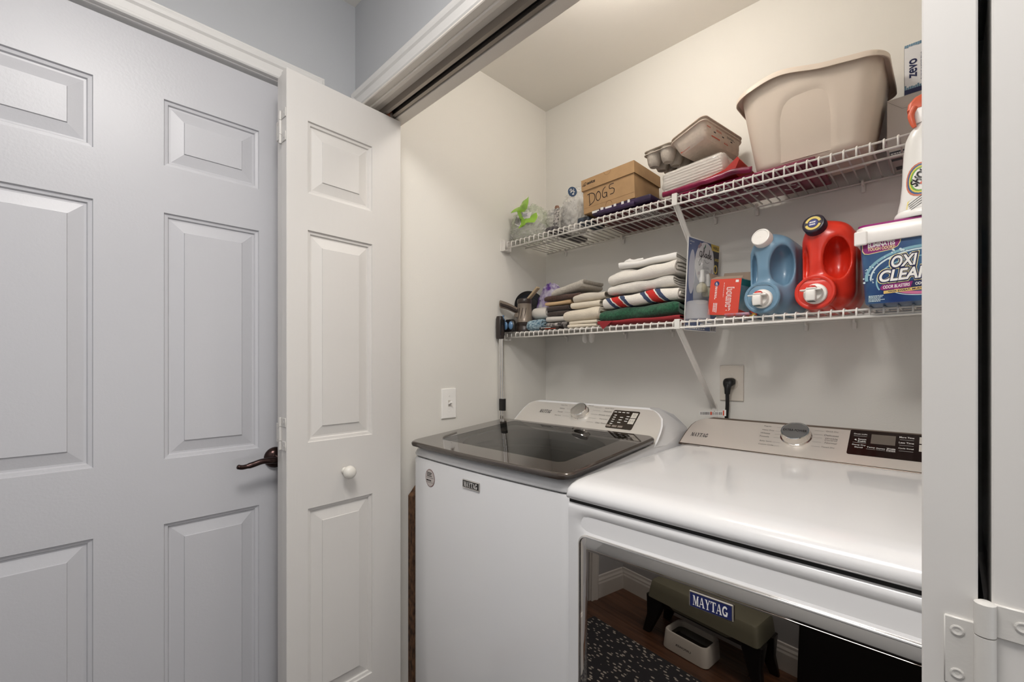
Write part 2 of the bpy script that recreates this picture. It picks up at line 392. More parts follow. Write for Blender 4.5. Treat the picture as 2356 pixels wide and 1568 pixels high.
# six-panel hall door (faces +x): local x -> world +y
d1 = thing('door_1', 'closed grey-white six-panel hallway door with bronze lever handle', None, (-1.47, .12, 0), kind='structure')
pan = [(c0-DY0, c1-DY0, z0-.012, z1-.012) for c0, c1 in ((-.168,.054), (.187,.409)) for z0, z1 in ((1.744,1.915), (.985,1.622), (.25,.818))]
M1 = Matrix(((0,-1,0,-1.446),(1,0,0,DY0),(0,0,1,.012),(0,0,0,1)))
add_leaf(d1, 'leaf', DY1-DY0, DZ-.016, .04, pan, M1, HALLD)
BRONZE = mat('dark_bronze', (62,47,45), .22, .85)
hd = part(d1, 'lever_handle', fixn(join(xf(lathe([(.031,0),(.031,.004),(.029,.009),(.02,.016),(.012,.019),(.011,.045),(.013,.05),(.013,.062),(.008,.066)], 28), axis((-1.446,.452,.952), (1,0,0))),
     tube(bez([(-1.389,.452,.952),(-1.387,.425,.955),(-1.387,.40,.956),(-1.388,.375,.950),(-1.388,.352,.947),(-1.388,.338,.951)], 4), [.009]*6+[.008]*8+[.0065]*6+[.004], 12))), BRONZE, 50)
# bifold doors ---------------------------------------------------------------
KNOBW = mat('knob_white', (228,224,216), .25)
def hinge(root, x_knuckle, y, zc, plates, ext):
    """plates: (x0,x1) of the left and right door edge; right leaf holds the end pieces, left leaf the middle one"""
    (a0, a1), (b0, b1) = plates
    h = part(root, 'hinge', join(box(a0, a1, y-.002, y+.001, zc-.027, zc+.027, .0008, 1), box(b0, b1, y-.002, y+.001, zc+.020, zc+.045, .0008, 1), box(b0, b1, y-.002, y+.001, zc-.045, zc-.020, .0008, 1),
        xf(lathe([(ext,-.0195),(ext,.0195)], 14), axis((x_knuckle, y-.003, zc), (0,0,1))), xf(lathe([(ext,.0205),(ext,.0445),(ext*.6,.046)], 14), axis((x_knuckle, y-.003, zc), (0,0,1))),
        xf(lathe([(ext*.6,-.046),(ext,-.0445),(ext,-.0205)], 14), axis((x_knuckle, y-.003, zc), (0,0,1)))), HINGE, 40)
    for x, dz in (((a0+a1)/2-.002, -.017), ((a0+a1)/2-.002, .017), ((b0+b1)/2+.002, .033), ((b0+b1)/2+.002, -.033)):
        part(h, 'screw', xf(lathe([(.0042,0),(.0042,.0006),(.0032,.0009),(.0014,.0004)], 12), axis((x, y-.002, zc+dz), (0,-1,0))), HINGE)
LT = .035; LH = 2.032; LZ = .014
lpan = [(.058, .262, z0-LZ, z1-LZ) for z0, z1 in ROWS]
d2 = thing('door_2', 'folded white bifold closet door with raised panels and round knob', None, (-1.33, .62, 0), kind='structure')
fold, end = Vector((-1.297,.435,LZ)), Vector((-1.317,.803,LZ)); wv = (end-fold); LW = wv.length; wv.normalize(); nv = Vector((wv.y,-wv.x,0))
def mleaf(o, w, back): return Matrix(((w.x,back.x,0,o.x),(w.y,back.y,0,o.y),(0,0,1,o.z),(0,0,0,1)))
add_leaf(d2, 'leaf', LW, LH, LT, lpan, mleaf(fold, wv, -nv), DOORM)
f2 = Vector((-1.3365,.436,LZ)); w2 = Vector((-.004,1,0)).normalized()
add_leaf(d2, 'leaf', LW, LH, LT, lpan, mleaf(f2, w2, Vector((-w2.y,w2.x,0))), DOORM)
for zc in (1.892, 1.037, .2): hinge(d2, -1.3345, .434, zc, ((-1.370,-1.340), (-1.329,-1.300)), .0042)
kp = Vector((-1.3035,.6035,.909))
part(d2, 'knob', xf(lathe([(.011,-.002),(.010,.004),(.008,.010),(.010,.014),(.016,.018),(.0195,.025),(.0195,.031),(.016,.038),(.009,.042),(.002,.0432)], 24), axis(kp, nv)), KNOBW, 50)
part(d2, 'top_pivot', xf(lathe([(.005,0),(.005,.012)], 12), axis(Vector((-1.315,.765,LZ+LH)), (0,0,1))), TRACK)
d3 = thing('door_3', 'folded white bifold closet door seen edge-on at the right', None, (.02, .68, 0), kind='structure')
def rleaf(x0, x1):
    return add_leaf(d3, 'leaf', LW, LH, x1-x0, lpan, Matrix(((0,1,0,x0),(1,0,0,.5),(0,0,1,LZ),(0,0,0,1))), DOORM)
rleaf(-.0172, .0150); rleaf(.0222, .0545)
for zc in (1.86, 1.003, .2): hinge(d3, .0186, .4995, zc, ((-.0040,.0150), (.0222,.049)), .0062)

# ------------------------------------------------------------------ lamps: the closet globe, plus an added hall fill light
GLOW = mat('lamp_glass_warm', (255,248,239), .4, emit=CLOSET_LAMP)
lamp = thing('ceiling_light', 'round globe ceiling light inside the laundry closet', 'ceiling light', (-.60, 1.05, H))
part(lamp, 'base', xf(lathe([(.07,0),(.07,.014),(.055,.020),(.036,.022),(.036,.030)], 40), axis((-.60,1.05,H), (0,0,-1))), TRIM, 40)
part(lamp, 'glass_globe', xf(lathe([(.03,.026)]+[(.075*math.sin(math.radians(a)), .097-.075*math.cos(math.radians(a))) for a in range(24,180,12)]+[(.004,.172)], 32), axis((-.60,1.05,H), (0,0,-1))), GLOW, True)
FILL_GLOW = mat('hall_fill_glow', (255,251,247), .4, emit=HALL_FILL)
fill_lamp = thing('ceiling_light', 'added fill light, round and flush on the hallway ceiling', 'ceiling light', (-.25, .04, H))  # unseen lamp added to brighten the hall and the appliance fronts
part(fill_lamp, 'base', xf(lathe([(.285,0),(.285,.016),(.275,.022)], 40), axis((-.25,.04,H), (0,0,-1))), TRIM, 40)
part(fill_lamp, 'fill_dome', xf(lathe([(.27,.018),(.265,.04),(.235,.062),(.18,.078),(.09,.088),(.008,.09)], 32), axis((-.25,.04,H), (0,0,-1))), FILL_GLOW, True)
# ================================================================== WASHER
def rr_ring(x0, x1, y0, y1, r, z, n=6):
    """rounded-rectangle ring in plan; z is a number or a function of y"""
    return [(a+(x0+x1)/2, b+(y0+y1)/2, z(b+(y0+y1)/2) if callable(z) else z) for a, b in rrect(x1-x0, y1-y0, r, n)]
WX0, WX1 = -1.329, -.638
zl = lambda y, o=0: .9535+(y-.84)*.085+o
ws = thing('washing_machine', 'white top-load washer with taupe glass lid, left of the dryer', 'washer', (-.98, 1.2, 0.006))
def subdiv_ring(ring, n=8):
    """split the four straight sides of a rounded-rectangle ring"""
    out = []; c = len(ring)//4
    for i, p in enumerate(ring):
        q = ring[(i+1) % len(ring)]; k = 12 if i % c == c-1 else 1
        out += [tuple(Vector(p).lerp(Vector(q), j/k)) for j in range(k)]
    return out
def bow(ring, y0=.853): return [(x, y-(.014*max(0, 1-((x+.98)/.35)**2) if y < 1 else 0), z) for x, y, z in ring]
def wr(ins, z, r=.035):
    return [(x, y, (z(y) if callable(z) else z)) for x, y, _ in bow(subdiv_ring(rr_ring(WX0+ins, WX1-ins, .853+ins, 1.56-ins, r, 0, 8)))]
part(ws, 'cabinet', fixn(loft([wr(.01,.03), wr(.002,.045), wr(0,.06), wr(0,.908), wr(.003,.9155), wr(.012,.917)], True, False)), WHITE_EN, 40)
part(ws, 'seam_shade', loft([wr(.010,.908), wr(.010,.930)], False, False), BLACKR)  # black ring inside the seam, stands in for the shade of the gap
part(ws, 'plinth', box(WX0+.03, WX1-.03, .885, 1.53, .006, .035), mat('grey_plinth', (120,118,116), .5))
# deck: rounded shoulder, then an opening over the tub
dk = [wr(.006,.9185), wr(.001,.9225), wr(0,.928), wr(.004, lambda y: .938+max(0,y-.85)*.05), wr(.012, lambda y: zl(y,-.006)), wr(.03, lambda y: zl(y,-.003))]
ctr = Vector((-.98, 1.08)); n0 = len(dk[0])
hole = []
for x, y, z in dk[-1]:
    v = Vector((x, y))-ctr; v.normalize(); px, py = ctr.x+v.x*.262, ctr.y+v.y*.19; hole.append((px, py, zl(py,-.003)))
dk += [hole, [(x, y, z-.03) for x, y, z in hole]]
part(ws, 'top_deck', fixn(loft(dk, False, False)), WHITE_EN, 40)
tubm = mat('tub_grey', (74,70,66), .35, .3); stl = mat('basket_steel', (120,116,112), .3, .9)
tb = part(ws, 'tub', fixn([(lambda g: ([(x*.262-.98, y*.19+1.08, z) for x, y, z in g[0]], g[1]))(lathe([(1.02,.955),(1.0,.93),(.88,.925),(.86,.90),(.85,.6),(.0,.58)], 40, False, False))][0]), tubm, 40)
part(ws, 'agitator', xf(lathe([(.12,.6),(.07,.62),(.045,.68),(.04,.78),(.02,.79)], 24), Matrix.Translation((-.98,1.08,0))), tubm, 40)
# lid -------------------------------------------------------------------
LX0, LX1, LY0, LY1 = -1.318, -.640, .832, 1.287
def lr(ins, o, r=.03):
    return [(x, y-(.012*max(0, 1-((x+.976)/.34)**2) if y < 1 else 0), zl(y, o)) for x, y, _ in subdiv_ring(rr_ring(LX0+ins, LX1-ins, LY0+ins, LY1-ins*.6, r, 0, 7))]
def win(o, e=0):
    """window cut in the lid"""
    return [(x, y, zl(y, o)) for x, y, _ in subdiv_ring(rr_ring(-1.235-e, -.713+e, .905-e, 1.262+e, .02, 0, 7))]
def bridge(outer, inner):
    """annulus between two rings of unequal count, walked by angle"""
    c = Vector((-.975,1.08)); ang = lambda p: math.atan2(p[1]-c.y, p[0]-c.x)
    A = sorted(range(len(outer)), key=lambda i: ang(outer[i])); B = sorted(range(len(inner)), key=lambda i: ang(inner[i]))
    V = list(outer)+list(inner); k = len(outer); Fc = []; i = j = 0
    while i < len(A) or j < len(B):
        a, b = A[i % len(A)], B[j % len(B)]
        na = ang(outer[A[i]]) if i < len(A) else 9; nb = ang(inner[B[j]]) if j < len(B) else 9
        if na <= nb: Fc.append([a, A[(i+1) % len(A)], k+b]); i += 1
        else: Fc.append([k+b, k+B[(j+1) % len(B)], a]); j += 1
    return V, Fc
lid = part(ws, 'lid', fixn(join(loft([lr(.012,.001), lr(.002,.003), lr(0,.008), lr(0,.013), lr(.0025,.0165), lr(.006,.018)], False, False), bridge(lr(.006,.018), win(.018)), loft([win(.018), win(.002)], False, False), bridge(lr(.012,.001), win(.002)))), TAUPE, 35)
part(lid, 'glass', (win(.0176,-.0005), [list(range(len(win(.0176))))]), pane_mat('tinted_lid_glass', (.42,.40,.37), 1.9))
# console ---------------------------------------------------------------
WS0 = (1.285, .985); WU = Vector((0,.757,.6537)).normalized()
fp = lambda x, s, h=0: (x, WS0[0]+WU.y*s-WU.z*h, WS0[1]+WU.z*s+WU.y*h)
rowsF = [(-.012,-1.288,-.645),(.012,-1.280,-.644),(.045,-1.277,-.646),(.075,-1.275,-.651),(.105,-1.270,-.662),(.126,-1.262,-.682),(.139,-1.246,-.702),(.146,-1.225,-.722)]
def cons(rows, back, mid=()):
    R_ = [[fp(xl,s), fp(xr,s)] for s, xl, xr in rows]+[[(xl,y,z),(xr,y,z)] for y, z, xl, xr in back]
    V = [p for r in R_ for p in r]; n = len(R_); Fc = [[2*i,2*i+1,2*i+3,2*i+2] for i in range(n-1)]
    Fc += [[2*i for i in range(n)], [2*i+1 for i in range(n)][::-1], [0, 2*(n-1), 2*n-1, 1]]
    return fixn((V, Fc))
cs = part(ws, 'console', cons(rowsF, [(1.405,1.083,-1.215,-.728),(1.43,1.082,-1.22,-.712),(1.47,1.060,-1.25,-.675),(1.52,1.015,-1.27,-.652),(1.555,.965,-1.285,-.645)]), WHITE_EN, 50)
def inset_rows(rows, d): return [(s-(d if i == len(rows)-1 else 0)+(d*1.2 if i == 0 else 0), xl+d, xr-d) for i, (s, xl, xr) in enumerate(rows)]
fr = [(fp(xl,s,.0015), fp(xr,s,.0015)) for s, xl, xr in inset_rows(rowsF, .006)]
facem = ([p for r in fr for p in r], [[2*i,2*i+1,2*i+3,2*i+2] for i in range(len(fr)-1)])
face_w = part(cs, 'fascia', fixn(facem), SILVER)
WF = Face(fp(0,0,.0015), (1,0,0), WU)
decal(cs, 'lettering', WF, SERIF('MAYTAG', .058, .017, .12), INK, at=(-1.146,.09), label='dark brand lettering MAYTAG')
def knob(parent, x, s, r, fpf, U, hgt, name='dial'):
    n = Vector((0,-U.z,U.y)); o = Vector(fpf(x, s, .0015)); M = axis(o, n)
    k = part(parent, name, xf(lathe([(r*1.10,0),(r*1.10,.002),(r*1.02,.003),(r*1.02,hgt*.55),(r,hgt*.62),(r,hgt-.002),(r-.002,hgt),(r*.9,hgt)], 40, True, False), M), CHROME, 40)
    part(k, 'cap', xf(lathe([(r*.9,hgt),(r*.88,hgt-.0008),(.0005,hgt-.0008)], 40, False, False), M), mat('spun_silver', (205,202,198), .28, .9, bump=.05, bscale=400), 30)
    return k, M
kw, KM = knob(cs, -.982, .098, .032, fp, WU, .022)
pk = lambda x, s: (x, s)
lt = []
for s, w in ((.129,'Heavy Duty'),(.112,'Whites'),(.094,'Towels'),(.075,'Bulky Items')):
    decal(cs, 'lettering', WF, TXT(w, None, .006, shear=.1), INKG, at=(-1.075,s)); lt.append(R2(-1.052,-1.022,s-.0003,s+.0003))
for s, w in ((.131,'Quick Wash'),(.116,'Delicates'),(.097,'Wrinkle Control'),(.078,'Drain & Spin'),(.059,'Clean Washer')):
    decal(cs, 'lettering', WF, TXT(w, None, .006, shear=.1), INKG, at=(-.872,s)); lt.append(R2(-.935,-.905,s-.0003,s+.0003))
decal(cs, 'lettering', WF, TXT('Normal', None, .005), INKG, at=(-.955,.139))
for q in lt: decal(cs, 'dial_mark', WF, [q], INKG)
dp = part(cs, 'display', xf(extrude([(a, b, 0) for a, b in RR(-.849,-.748,.042,.126,.006)], (0,0,.001)), Matrix(((1,0,0,0),(0,WU.y,-WU.z,WF.o.y),(0,WU.z,WU.y,WF.o.z),(0,0,0,1)))), DISP)
btn = mat('button_grey', (206,201,192), .3); btd = mat('button_taupe', (112,100,90), .3)
tr = []
for i in range(4): tr.append(R2(-.845+i*.016,-.834+i*.016,.115,.118))
for i in range(5): tr.append(R2(-.838,-.828,.100-i*.010,.103-i*.010))
for i in range(3): tr.append(R2(-.812,-.800,.092-i*.012,.095-i*.012))
for i in range(3): tr.append(R2(-.789,-.778,.098-i*.011,.101-i*.011))
decal(dp, 'print', WF, tr, PRINTW, h=.0016)
for x in (-.838,-.815,-.793):
    b = decal(dp, 'button', WF, [R2(x-.0095,x+.0095,.046,.056)], btd, h=.0018)
for (x, s), w in zip(((-.838,.051),(-.815,.051),(-.793,.051)), ('Temp','Options','Deep Fill')): decal(dp, 'lettering', WF, TXT(w, .014, .004), PRINTW, h=.0022, at=(x,s))
for s in (.106,.079): decal(dp, 'button', WF, [R2(-.777+.004,-.752,s-.012,s+.012)], btn, h=.0018)
decal(dp, 'symbol', WF, STROKE(ARC(-.7625,.107,.004,.004,120,420,12), .0008)+STROKE([(-.7625,.107),(-.7625,.112)], .0008), INKG, h=.0022)
decal(dp, 'symbol', WF, STROKE([(-.769,.076),(-.769,.084),(-.763,.080),(-.769,.076)], .0007)+[R2(-.759,-.758,.076,.084), R2(-.756,-.755,.076,.084)], INKG, h=.0022)
# front badges ------------------------------------------------------------
yw = lambda x: .853-.014*max(0, 1-((x+.98)/.35)**2)
BF = Face((-.992, yw(-.992)-.0012, .880), (1,0,0), (0,0,1))
bd = part(ws, 'badge', xf(box(-.038,.038,-.004,0,-.0125,.0125,.002,2), Matrix.Translation((-.992,yw(-.992)-.0004,.880))), CHROME, label='small black and silver MAYTAG badge')
BF = Face((-.992, yw(-.992)-.0045, .880), (1,0,0), (0,0,1))
decal(bd, 'badge_field', BF, [R2(-.035,.035,-.0098,.0100)], BLACKP, h=.0002)
decal(bd, 'lettering', BF, SERIF('MAYTAG', .0605, .0150), PRINTW, h=.0006)
SF = Face((-1.207, yw(-1.207)-.0003, .861), (1,.014*2*(.227/.35**2)*-1,0), (0,0,1))
st = decal(ws, 'sticker', SF, [EL(0,0,.0275,.0285)], mat('sticker_rim', (140,96,92), .4), h=.0008, label='round warranty sticker with dark lettering')
decal(st, 'sticker_paper', SF, [EL(0,0,.0255,.0265)], mat('sticker_grey', (202,194,190), .4), h=.0012)
decal(st, 'print', SF, LINES(-.017,.017,.004,.019,3,RNG)+LINES(-.020,.020,-.012,-.004,1,RNG)+[R2(-.021,.021,.0005,.0012), R2(-.02,.02,-.0145,-.0139)], INK, h=.0016)

# ================================================================== DRYER
dr = thing('clothes_dryer', 'white front-load dryer with dark mirrored door, right of the washer', 'dryer', (-.274, 1.2, 0.006))
DX0, DX1 = -.625, .078
nx = 44
prof = [(.840,.9200),(.822,.9196),(.8135,.914),(.8115,.906),(.815,.896),(.822,.886),(.8245,.877),(.822,.868),(.8165,.861),(.8135,.854)]
flat = [(.840,.9200),(.822,.9196),(.8145,.915),(.8120,.906),(.8122,.896),(.8125,.886),(.813,.877),(.8132,.868),(.8135,.861),(.8135,.854)]
rows = []
for i in range(nx+1):
    x = DX0+.004+(DX1-DX0-.008)*i/nx; k = min(1, max(0, min((x-DX0-.02)/.05, (DX1-.02-x)/.05))); k = k*k*(3-2*k)
    rows.append([(x, a[0]*k+b[0]*(1-k), a[1]) for a, b in zip(prof, flat)]+[(x,.8135,.30),(x,.8135,.05)])
front = loft(rows, False, False, closed=False)
def side(x0, x1, x2): return loft([[(x0,.8135,z),(x1,.822,z),(x2,.84,z)] for z in (.05,.915)], False, False, closed=False)
part(dr, 'front_panel', fixn(join(front)), WHITE_EN, 60)
part(dr, 'cabinet', box(DX0, DX1, .816, 1.585, .03, .9175, .006, 3), WHITE_EN, 40)
part(dr, 'seam_shade', box(DX0+.003, DX1-.003, .8185, .845, .9165, .930), BLACKR)  # black strip behind the gap paints the dark of the seam
part(dr, 'plinth', box(DX0+.03, DX1-.03, .86, 1.55, .006, .032), MATS['grey_plinth'])
# top: thick, soft front edge
TP = [(.842,.9225),(.818,.9235),(.8085,.928),(.8055,.936),(.8075,.945),(.8145,.954),(.826,.9605),(.845,.9655),(.88,.9685),(1.0,.9705),(1.30,.9725),(1.43,.974),(1.585,.974)]
tpx = []
for x, dz, dy in [(DX0-.0015,-.020,.012),(DX0-.0015,-.010,.006),(DX0+.004,-.004,.002),(DX0+.012,-.0012,.0006),(DX0+.03,0,0),(-.27,0,0),(DX1-.03,0,0),(DX1-.012,-.0012,.0006),(DX1-.004,-.004,.002),(DX1+.001,-.010,.006),(DX1+.001,-.02,.012)]:
    tpx.append([(x, y+(dy if z < .95 else 0), max(.9228, z+dz*(1 if z > .945 else max(0,(z-.925)/.02)))) for y, z in TP])
part(dr, 'top_panel', fixn(loft(tpx, True, True, closed=False)), WHITE_EN, 50)
# console
DS0 = (1.425, .975); DU = Vector((0,.105,.075)).normalized()
dpf = lambda x, s, h=0: (x, DS0[0]+DU.y*s-DU.z*h, DS0[1]+DU.z*s+DU.y*h)
rowsD = [(-.006,-.6355,.094),(.02,-.6345,.092),(.045,-.6325,.088),(.07,-.629,.083),(.09,-.625,.077),(.106,-.617,.068),(.118,-.603,.054),(.126,-.586,.037),(.129,-.57,.02)]
fp_s = fp; fp = dpf
dc = part(dr, 'console', cons(rowsD, [(1.536,1.0535,-.565,.015),(1.55,1.052,-.57,.02),(1.58,1.035,-.6,.05),(1.6,.99,-.63,.085),(1.602,.96,-.635,.093)]), mat('console_bronze', (122,108,96), .3, .5), 50)
fr = [(dpf(xl,s,.0015), dpf(xr,s,.0015)) for s, xl, xr in inset_rows(rowsD, .0035)]
part(dc, 'fascia', fixn(([p for r in fr for p in r], [[2*i,2*i+1,2*i+3,2*i+2] for i in range(len(fr)-1)])), SILVER2)
part(dc, 'fascia_lip', tube([dpf(-.634,-.004,.001), dpf(.09,-.004,.001)], .003, 8), mat('lip_bronze', (96,84,74), .25, .7), 60)
fp = fp_s
DF = Face(dpf(0,0,.0015), (1,0,0), DU)
decal(dc, 'lettering', DF, SERIF('MAYTAG', .054, .0165, .1), INK, at=(-.582,.043), label='dark brand lettering MAYTAG')
kd, KM2 = knob(dc, -.318, .080, .036, dpf, DU, .024)
KF = Face(Vector(dpf(-.318,.080,.0015))+Vector((0,-DU.z,DU.y))*.0234, (1,0,0), DU)
decal(kd, 'lettering', KF, TXT('EXTRA POWER', .058, .0085, bold=.012), INK, h=.0005)
lt = []
for s, w, x in ((.112,'Regular',-.397),(.095,'Heavy Duty',-.393),(.081,'Whites',-.398),(.067,'Towels',-.398),(.047,'Bulky Items',-.390),(.033,'Custom Cycle',-.387)):
    decal(dc, 'lettering', DF, TXT(w, None, .0062, shear=.1), INKG, at=(x,s)); lt.append(R2(-.373,-.352,s-.0008,s-.0003))
for s, w, x in ((.112,'Quick Dry',-.236),(.096,'Delicates',-.236),(.0835,'Wrinkle',-.235),(.0765,'Control',-.235),(.066,'Normal',-.234),(.048,'Timed Dry',-.238)):
    decal(dc, 'lettering', DF, TXT(w, None, .0062, shear=.1), INKG, at=(x,s))
    if w != 'Control': lt.append(R2(-.277,-.256,s-.0008,s-.0003))
for q in lt: decal(dc, 'dial_mark', DF, [q], INKG)
MD = Matrix(((1,0,0,0),(0,DU.y,-DU.z,DF.o.y),(0,DU.z,DU.y,DF.o.z),(0,0,0,1)))
dd = part(dc, 'display', xf(extrude([(a, b, 0) for a, b in RR(-.196,.040,.033,.128,.005)], (0,0,.001)), MD), mat('display_black', (34,24,22), .12))
decal(dd, 'screen', DF, [R2(-.150,-.101,.079,.115)], mat('lcd_grey', (112,104,96), .2), h=.0016)
for x, s, w in ((-.173,.111,'Drum Light'),(-.168,.092,'Remote'),(-.168,.084,'Enable'),(-.173,.069,'Damp Dry'),(-.173,.060,'Signal'),(-.080,.113,'More Time'),(-.080,.093,'Less Time'),(-.080,.072,'Cycle Signal'),(-.148,.064,'Temp'),(-.128,.063,'Dryness'),(-.108,.066,'Wrinkle'),(-.108,.060,'Prevent')):
    decal(dd, 'lettering', DF, TXT(w, .0285 if x in (-.173,-.080) and w not in ('Signal',) else .017, .0058, bold=.01), PRINTW, h=.0018, at=(x,s))
decal(dd, 'print', DF, [R2(-.187,-.159,.1035,.1041), R2(-.187,-.159,.0775,.0781), R2(-.093,-.066,.1035,.1041), R2(-.093,-.066,.083,.0836), R2(-.093,-.066,.0625,.0631), R2(-.157,-.139,.0575,.058), R2(-.137,-.119,.0575,.058), R2(-.117,-.099,.0555,.056)]+[[(-.185,.089),(-.179,.085),(-.181,.092)]], PRINTW, h=.0016)
for s in (.107,.079): decal(dd, 'button', DF, [R2(-.056,-.030,s-.012,s+.012)], btn, h=.0018)
decal(dd, 'symbol', DF, [[(-.047,.075),(-.047,.084),(-.040,.0795)]]+STROKE(ARC(-.043,.108,.004,.004,120,420,12), .0009), INK, h=.0022)
# vent slot at the rear left of the top
part(dr, 'hinge_slot', box(-.618,-.560,1.400,1.409,.9733,.9742), mat('slot_grey', (120,114,108), .5))
# door ---------------------------------------------------------------------
CX, CZ, CW, CH = -.2735, .565, .634, .580
def dring(ins, y, r): return [(a+CX, y, b+CZ) for a, b in rrect(CW-2*ins, CH-2*ins, max(r-ins,.003), 8)]
door = part(dr, 'door', fixn(loft([dring(0,.8145,.022), dring(-.0005,.809,.022), dring(.0015,.8065,.022), dring(.004,.8065,.022), dring(.0052,.8088,.022)], False, False)), CHROME, 60)
part(door, 'door_bevel', fixn(loft([dring(.0048,.8086,.022), dring(.012,.8062,.022), dring(.019,.8043,.022), dring(.0245,.8034,.022), dring(.026,.8036,.022)], False, False)), mat('bevel_chrome', (205,200,194), .03, 1), 60)
part(door, 'door_glass', fixn(loft([dring(.0255,.8040,.022), dring(.0262,.8032,.022), dring(.028,.8030,.022)], False, True)), BLACKGL, 30)
bdg = part(door, 'badge', box(-.338,-.262,.7985,.803,.793,.8225,.0015,1), CHROME, label='navy badge with white MAYTAG lettering')
DBF = Face((-.300,.7985,.8077), (1,0,0), (0,0,1))
decal(bdg, 'badge_field', DBF, [R2(-.0355,.0355,-.0122,.0122)], NAVY, h=.0003)
decal(bdg, 'lettering', DBF, SERIF('MAYTAG', .0605, .0175), PRINTW, h=.0008)
# ================================================================== WIRE SHELVES
def wire_shelf(label, zd, lip, brace_drop, clips, bx):
    s = thing('wire_shelf', label, 'shelf', (-.62, 1.49, zd-lip))
    x0, x1 = -1.362, .128
    wy0, wy1 = 1.346, 1.622
    path = [(0,wy1,zd),(0,wy0+.008,zd),(0,wy0+.002,zd-.003),(0,wy0,zd-.008),(0,wy0,zd-lip)]
    me = None; org = ORG[s]; n = int((x1-x0)/.0254)
    for i in range(n+1):
        x = x0+.006+i*.0254
        if me is None:
            w = part(s, 'wire', tube([(p[0]+x, p[1], p[2]) for p in path], .0023, 6), WIREW, True); me = w.data; base = x
        else:
            w = newobj('wire', me); w.parent = s; w.location = (x-base, 0, 0)
    for nm, y, z, r in (('front_rod', wy0+.0055, zd-.0048, .0028), ('lip_rod', wy0-.0012, zd-lip, .0033), ('support_rod', 1.468, zd-.0055, .0032), ('back_rod', wy1-.002, zd-.0052, .0030)):
        part(s, nm, tube([(x0,y,z),(x1,y,z)], r, 8), WIREW, True)
    # end bracket on the side wall
    part(s, 'end_bracket', fixn(join(box(-1.380,-1.377,1.326,1.386,zd-lip-.012,zd+.012,.001,1), box(-1.379,-1.360,1.334,1.337,zd-lip-.010,zd+.006,.001,1), box(-1.379,-1.360,1.372,1.375,zd-lip-.010,zd+.002,.001,1), box(-1.379,-1.360,1.334,1.375,zd-lip-.011,zd-lip-.008,.001,1))), WIREW)
    for x in clips:
        part(s, 'wall_clip', fixn(join(box(x-.005,x+.005,1.622,1.6295,zd-.032,zd+.006,.002,2), tube(bez([(x,1.626,zd-.012),(x,1.614,zd-.012),(x,1.611,zd-.004),(x,1.617,zd+.003),(x,1.626,zd+.004)], 4), .0035, 8))), WIREW, 50)
    # diagonal support brace with its wall foot
    a, b = Vector((bx,1.347,zd-lip+.004)), Vector((bx+.008,1.618,zd-lip-brace_drop))
    d = (b-a).normalized(); sd = Vector((1,0,0)); up = d.cross(sd).normalized()
    ring = lambda p, w: [tuple(p+sd*w*c+up*.0028*e) for c, e in ((-1,-1),(-.6,-1.8),(.6,-1.8),(1,-1),(1,1),(.7,1),(.5,-.4),(-.5,-.4),(-.7,1),(-1,1))]
    br = part(s, 'brace', fixn(loft([ring(a,.0085), ring(b,.0085)])), WIREW, 40)
    part(br, 'brace_hook', fixn(join(box(bx-.0085,bx+.0085,1.338,1.3425,zd-lip-.004,zd+.004,.001,1), box(bx-.0085,bx+.0085,1.338,1.36,zd+.0025,zd+.0045,.001,1))), WIREW)
    zf = b.z
    part(br, 'brace_foot', fixn(xf(extrude([(q[0],q[1],0) for q in RR(-.0085,.0085,-.045,.012,.007)], (0,0,.003)), Matrix(((1,0,0,b.x),(0,0,-1,1.6285),(0,1,0,zf),(0,0,0,1))))), WIREW)
    part(br, 'screw', xf(lathe([(.0038,0),(.0038,.0012),(.0015,.002)], 12), axis((b.x,1.6252,zf-.02),(0,-1,0))), mat('dark_screw', (70,66,62), .3, .8))
    return s
ZT, ZB = 1.757, 1.366
wire_shelf('upper white wire shelf holding bags, shoe box and tan bin', ZT, .029, .262, (-1.257,-.959,-.592,-.459,-.18,.06), -.612)
wire_shelf('lower white wire shelf holding folded towels and detergent', ZB, .0225, .262, (-1.25,-.95,-.75,-.32,-.20,.06), -.604)
TT, TB = ZT+.0026, ZB+.0026          # where things rest

# ================================================================== WALL FITTINGS
PLATE = mat('switch_plate', (250,248,244), .25)
sw = thing('light_switch', 'white toggle light switch on the closet side wall', 'light switch', (-1.38, 1.05, 1.025))
part(sw, 'plate', box(-1.38,-1.3745,1.0155,1.0845,1.0235,1.1375,.002,2), PLATE)
part(sw, 'toggle_slot', box(-1.3748,-1.3742,1.0445,1.0555,1.0685,1.0925), mat('switch_recess', (196,190,182), .4))
part(sw, 'toggle', xf(box(-.0035,.0035,-.0045,.0045,0,.016,.001,1), Matrix.Translation((-1.3745,1.05,1.079)) @ Matrix.Rotation(math.radians(62), 4, 'Y')), PLATE)
for z in (1.0505,1.1105): part(sw, 'screw', xf(lathe([(.0032,0),(.0032,.001),(.001,.0014)], 12), axis((-1.3745,1.05,z),(1,0,0))), PLATE)
ol = thing('power_outlet', 'almond wall outlet plate above the dryer', 'outlet', (-.539, 1.63, 1.105))
OUTM = mat('outlet_plate', (222,214,202), .35)
part(ol, 'plate', box(-.5775,-.5005,1.624,1.63,1.105,1.227,.002,2), OUTM)
part(ol, 'socket', xf(lathe([(.0215,0),(.0215,.0012),(.0205,.0016),(.0195,.0008)], 32), axis((-.5385,1.624,1.165),(0,-1,0))), mat('socket_cream', (214,204,190), .35), 40)
part(ol, 'screw', xf(lathe([(.0032,0),(.0032,.001),(.001,.0014)], 12), axis((-.5385,1.624,1.195),(0,-1,0))), OUTM)
pc = thing('appliance_cable', 'black dryer cord plugged into the outlet, with a paper tag', 'power cord', (-.545, 1.6, 1.06))
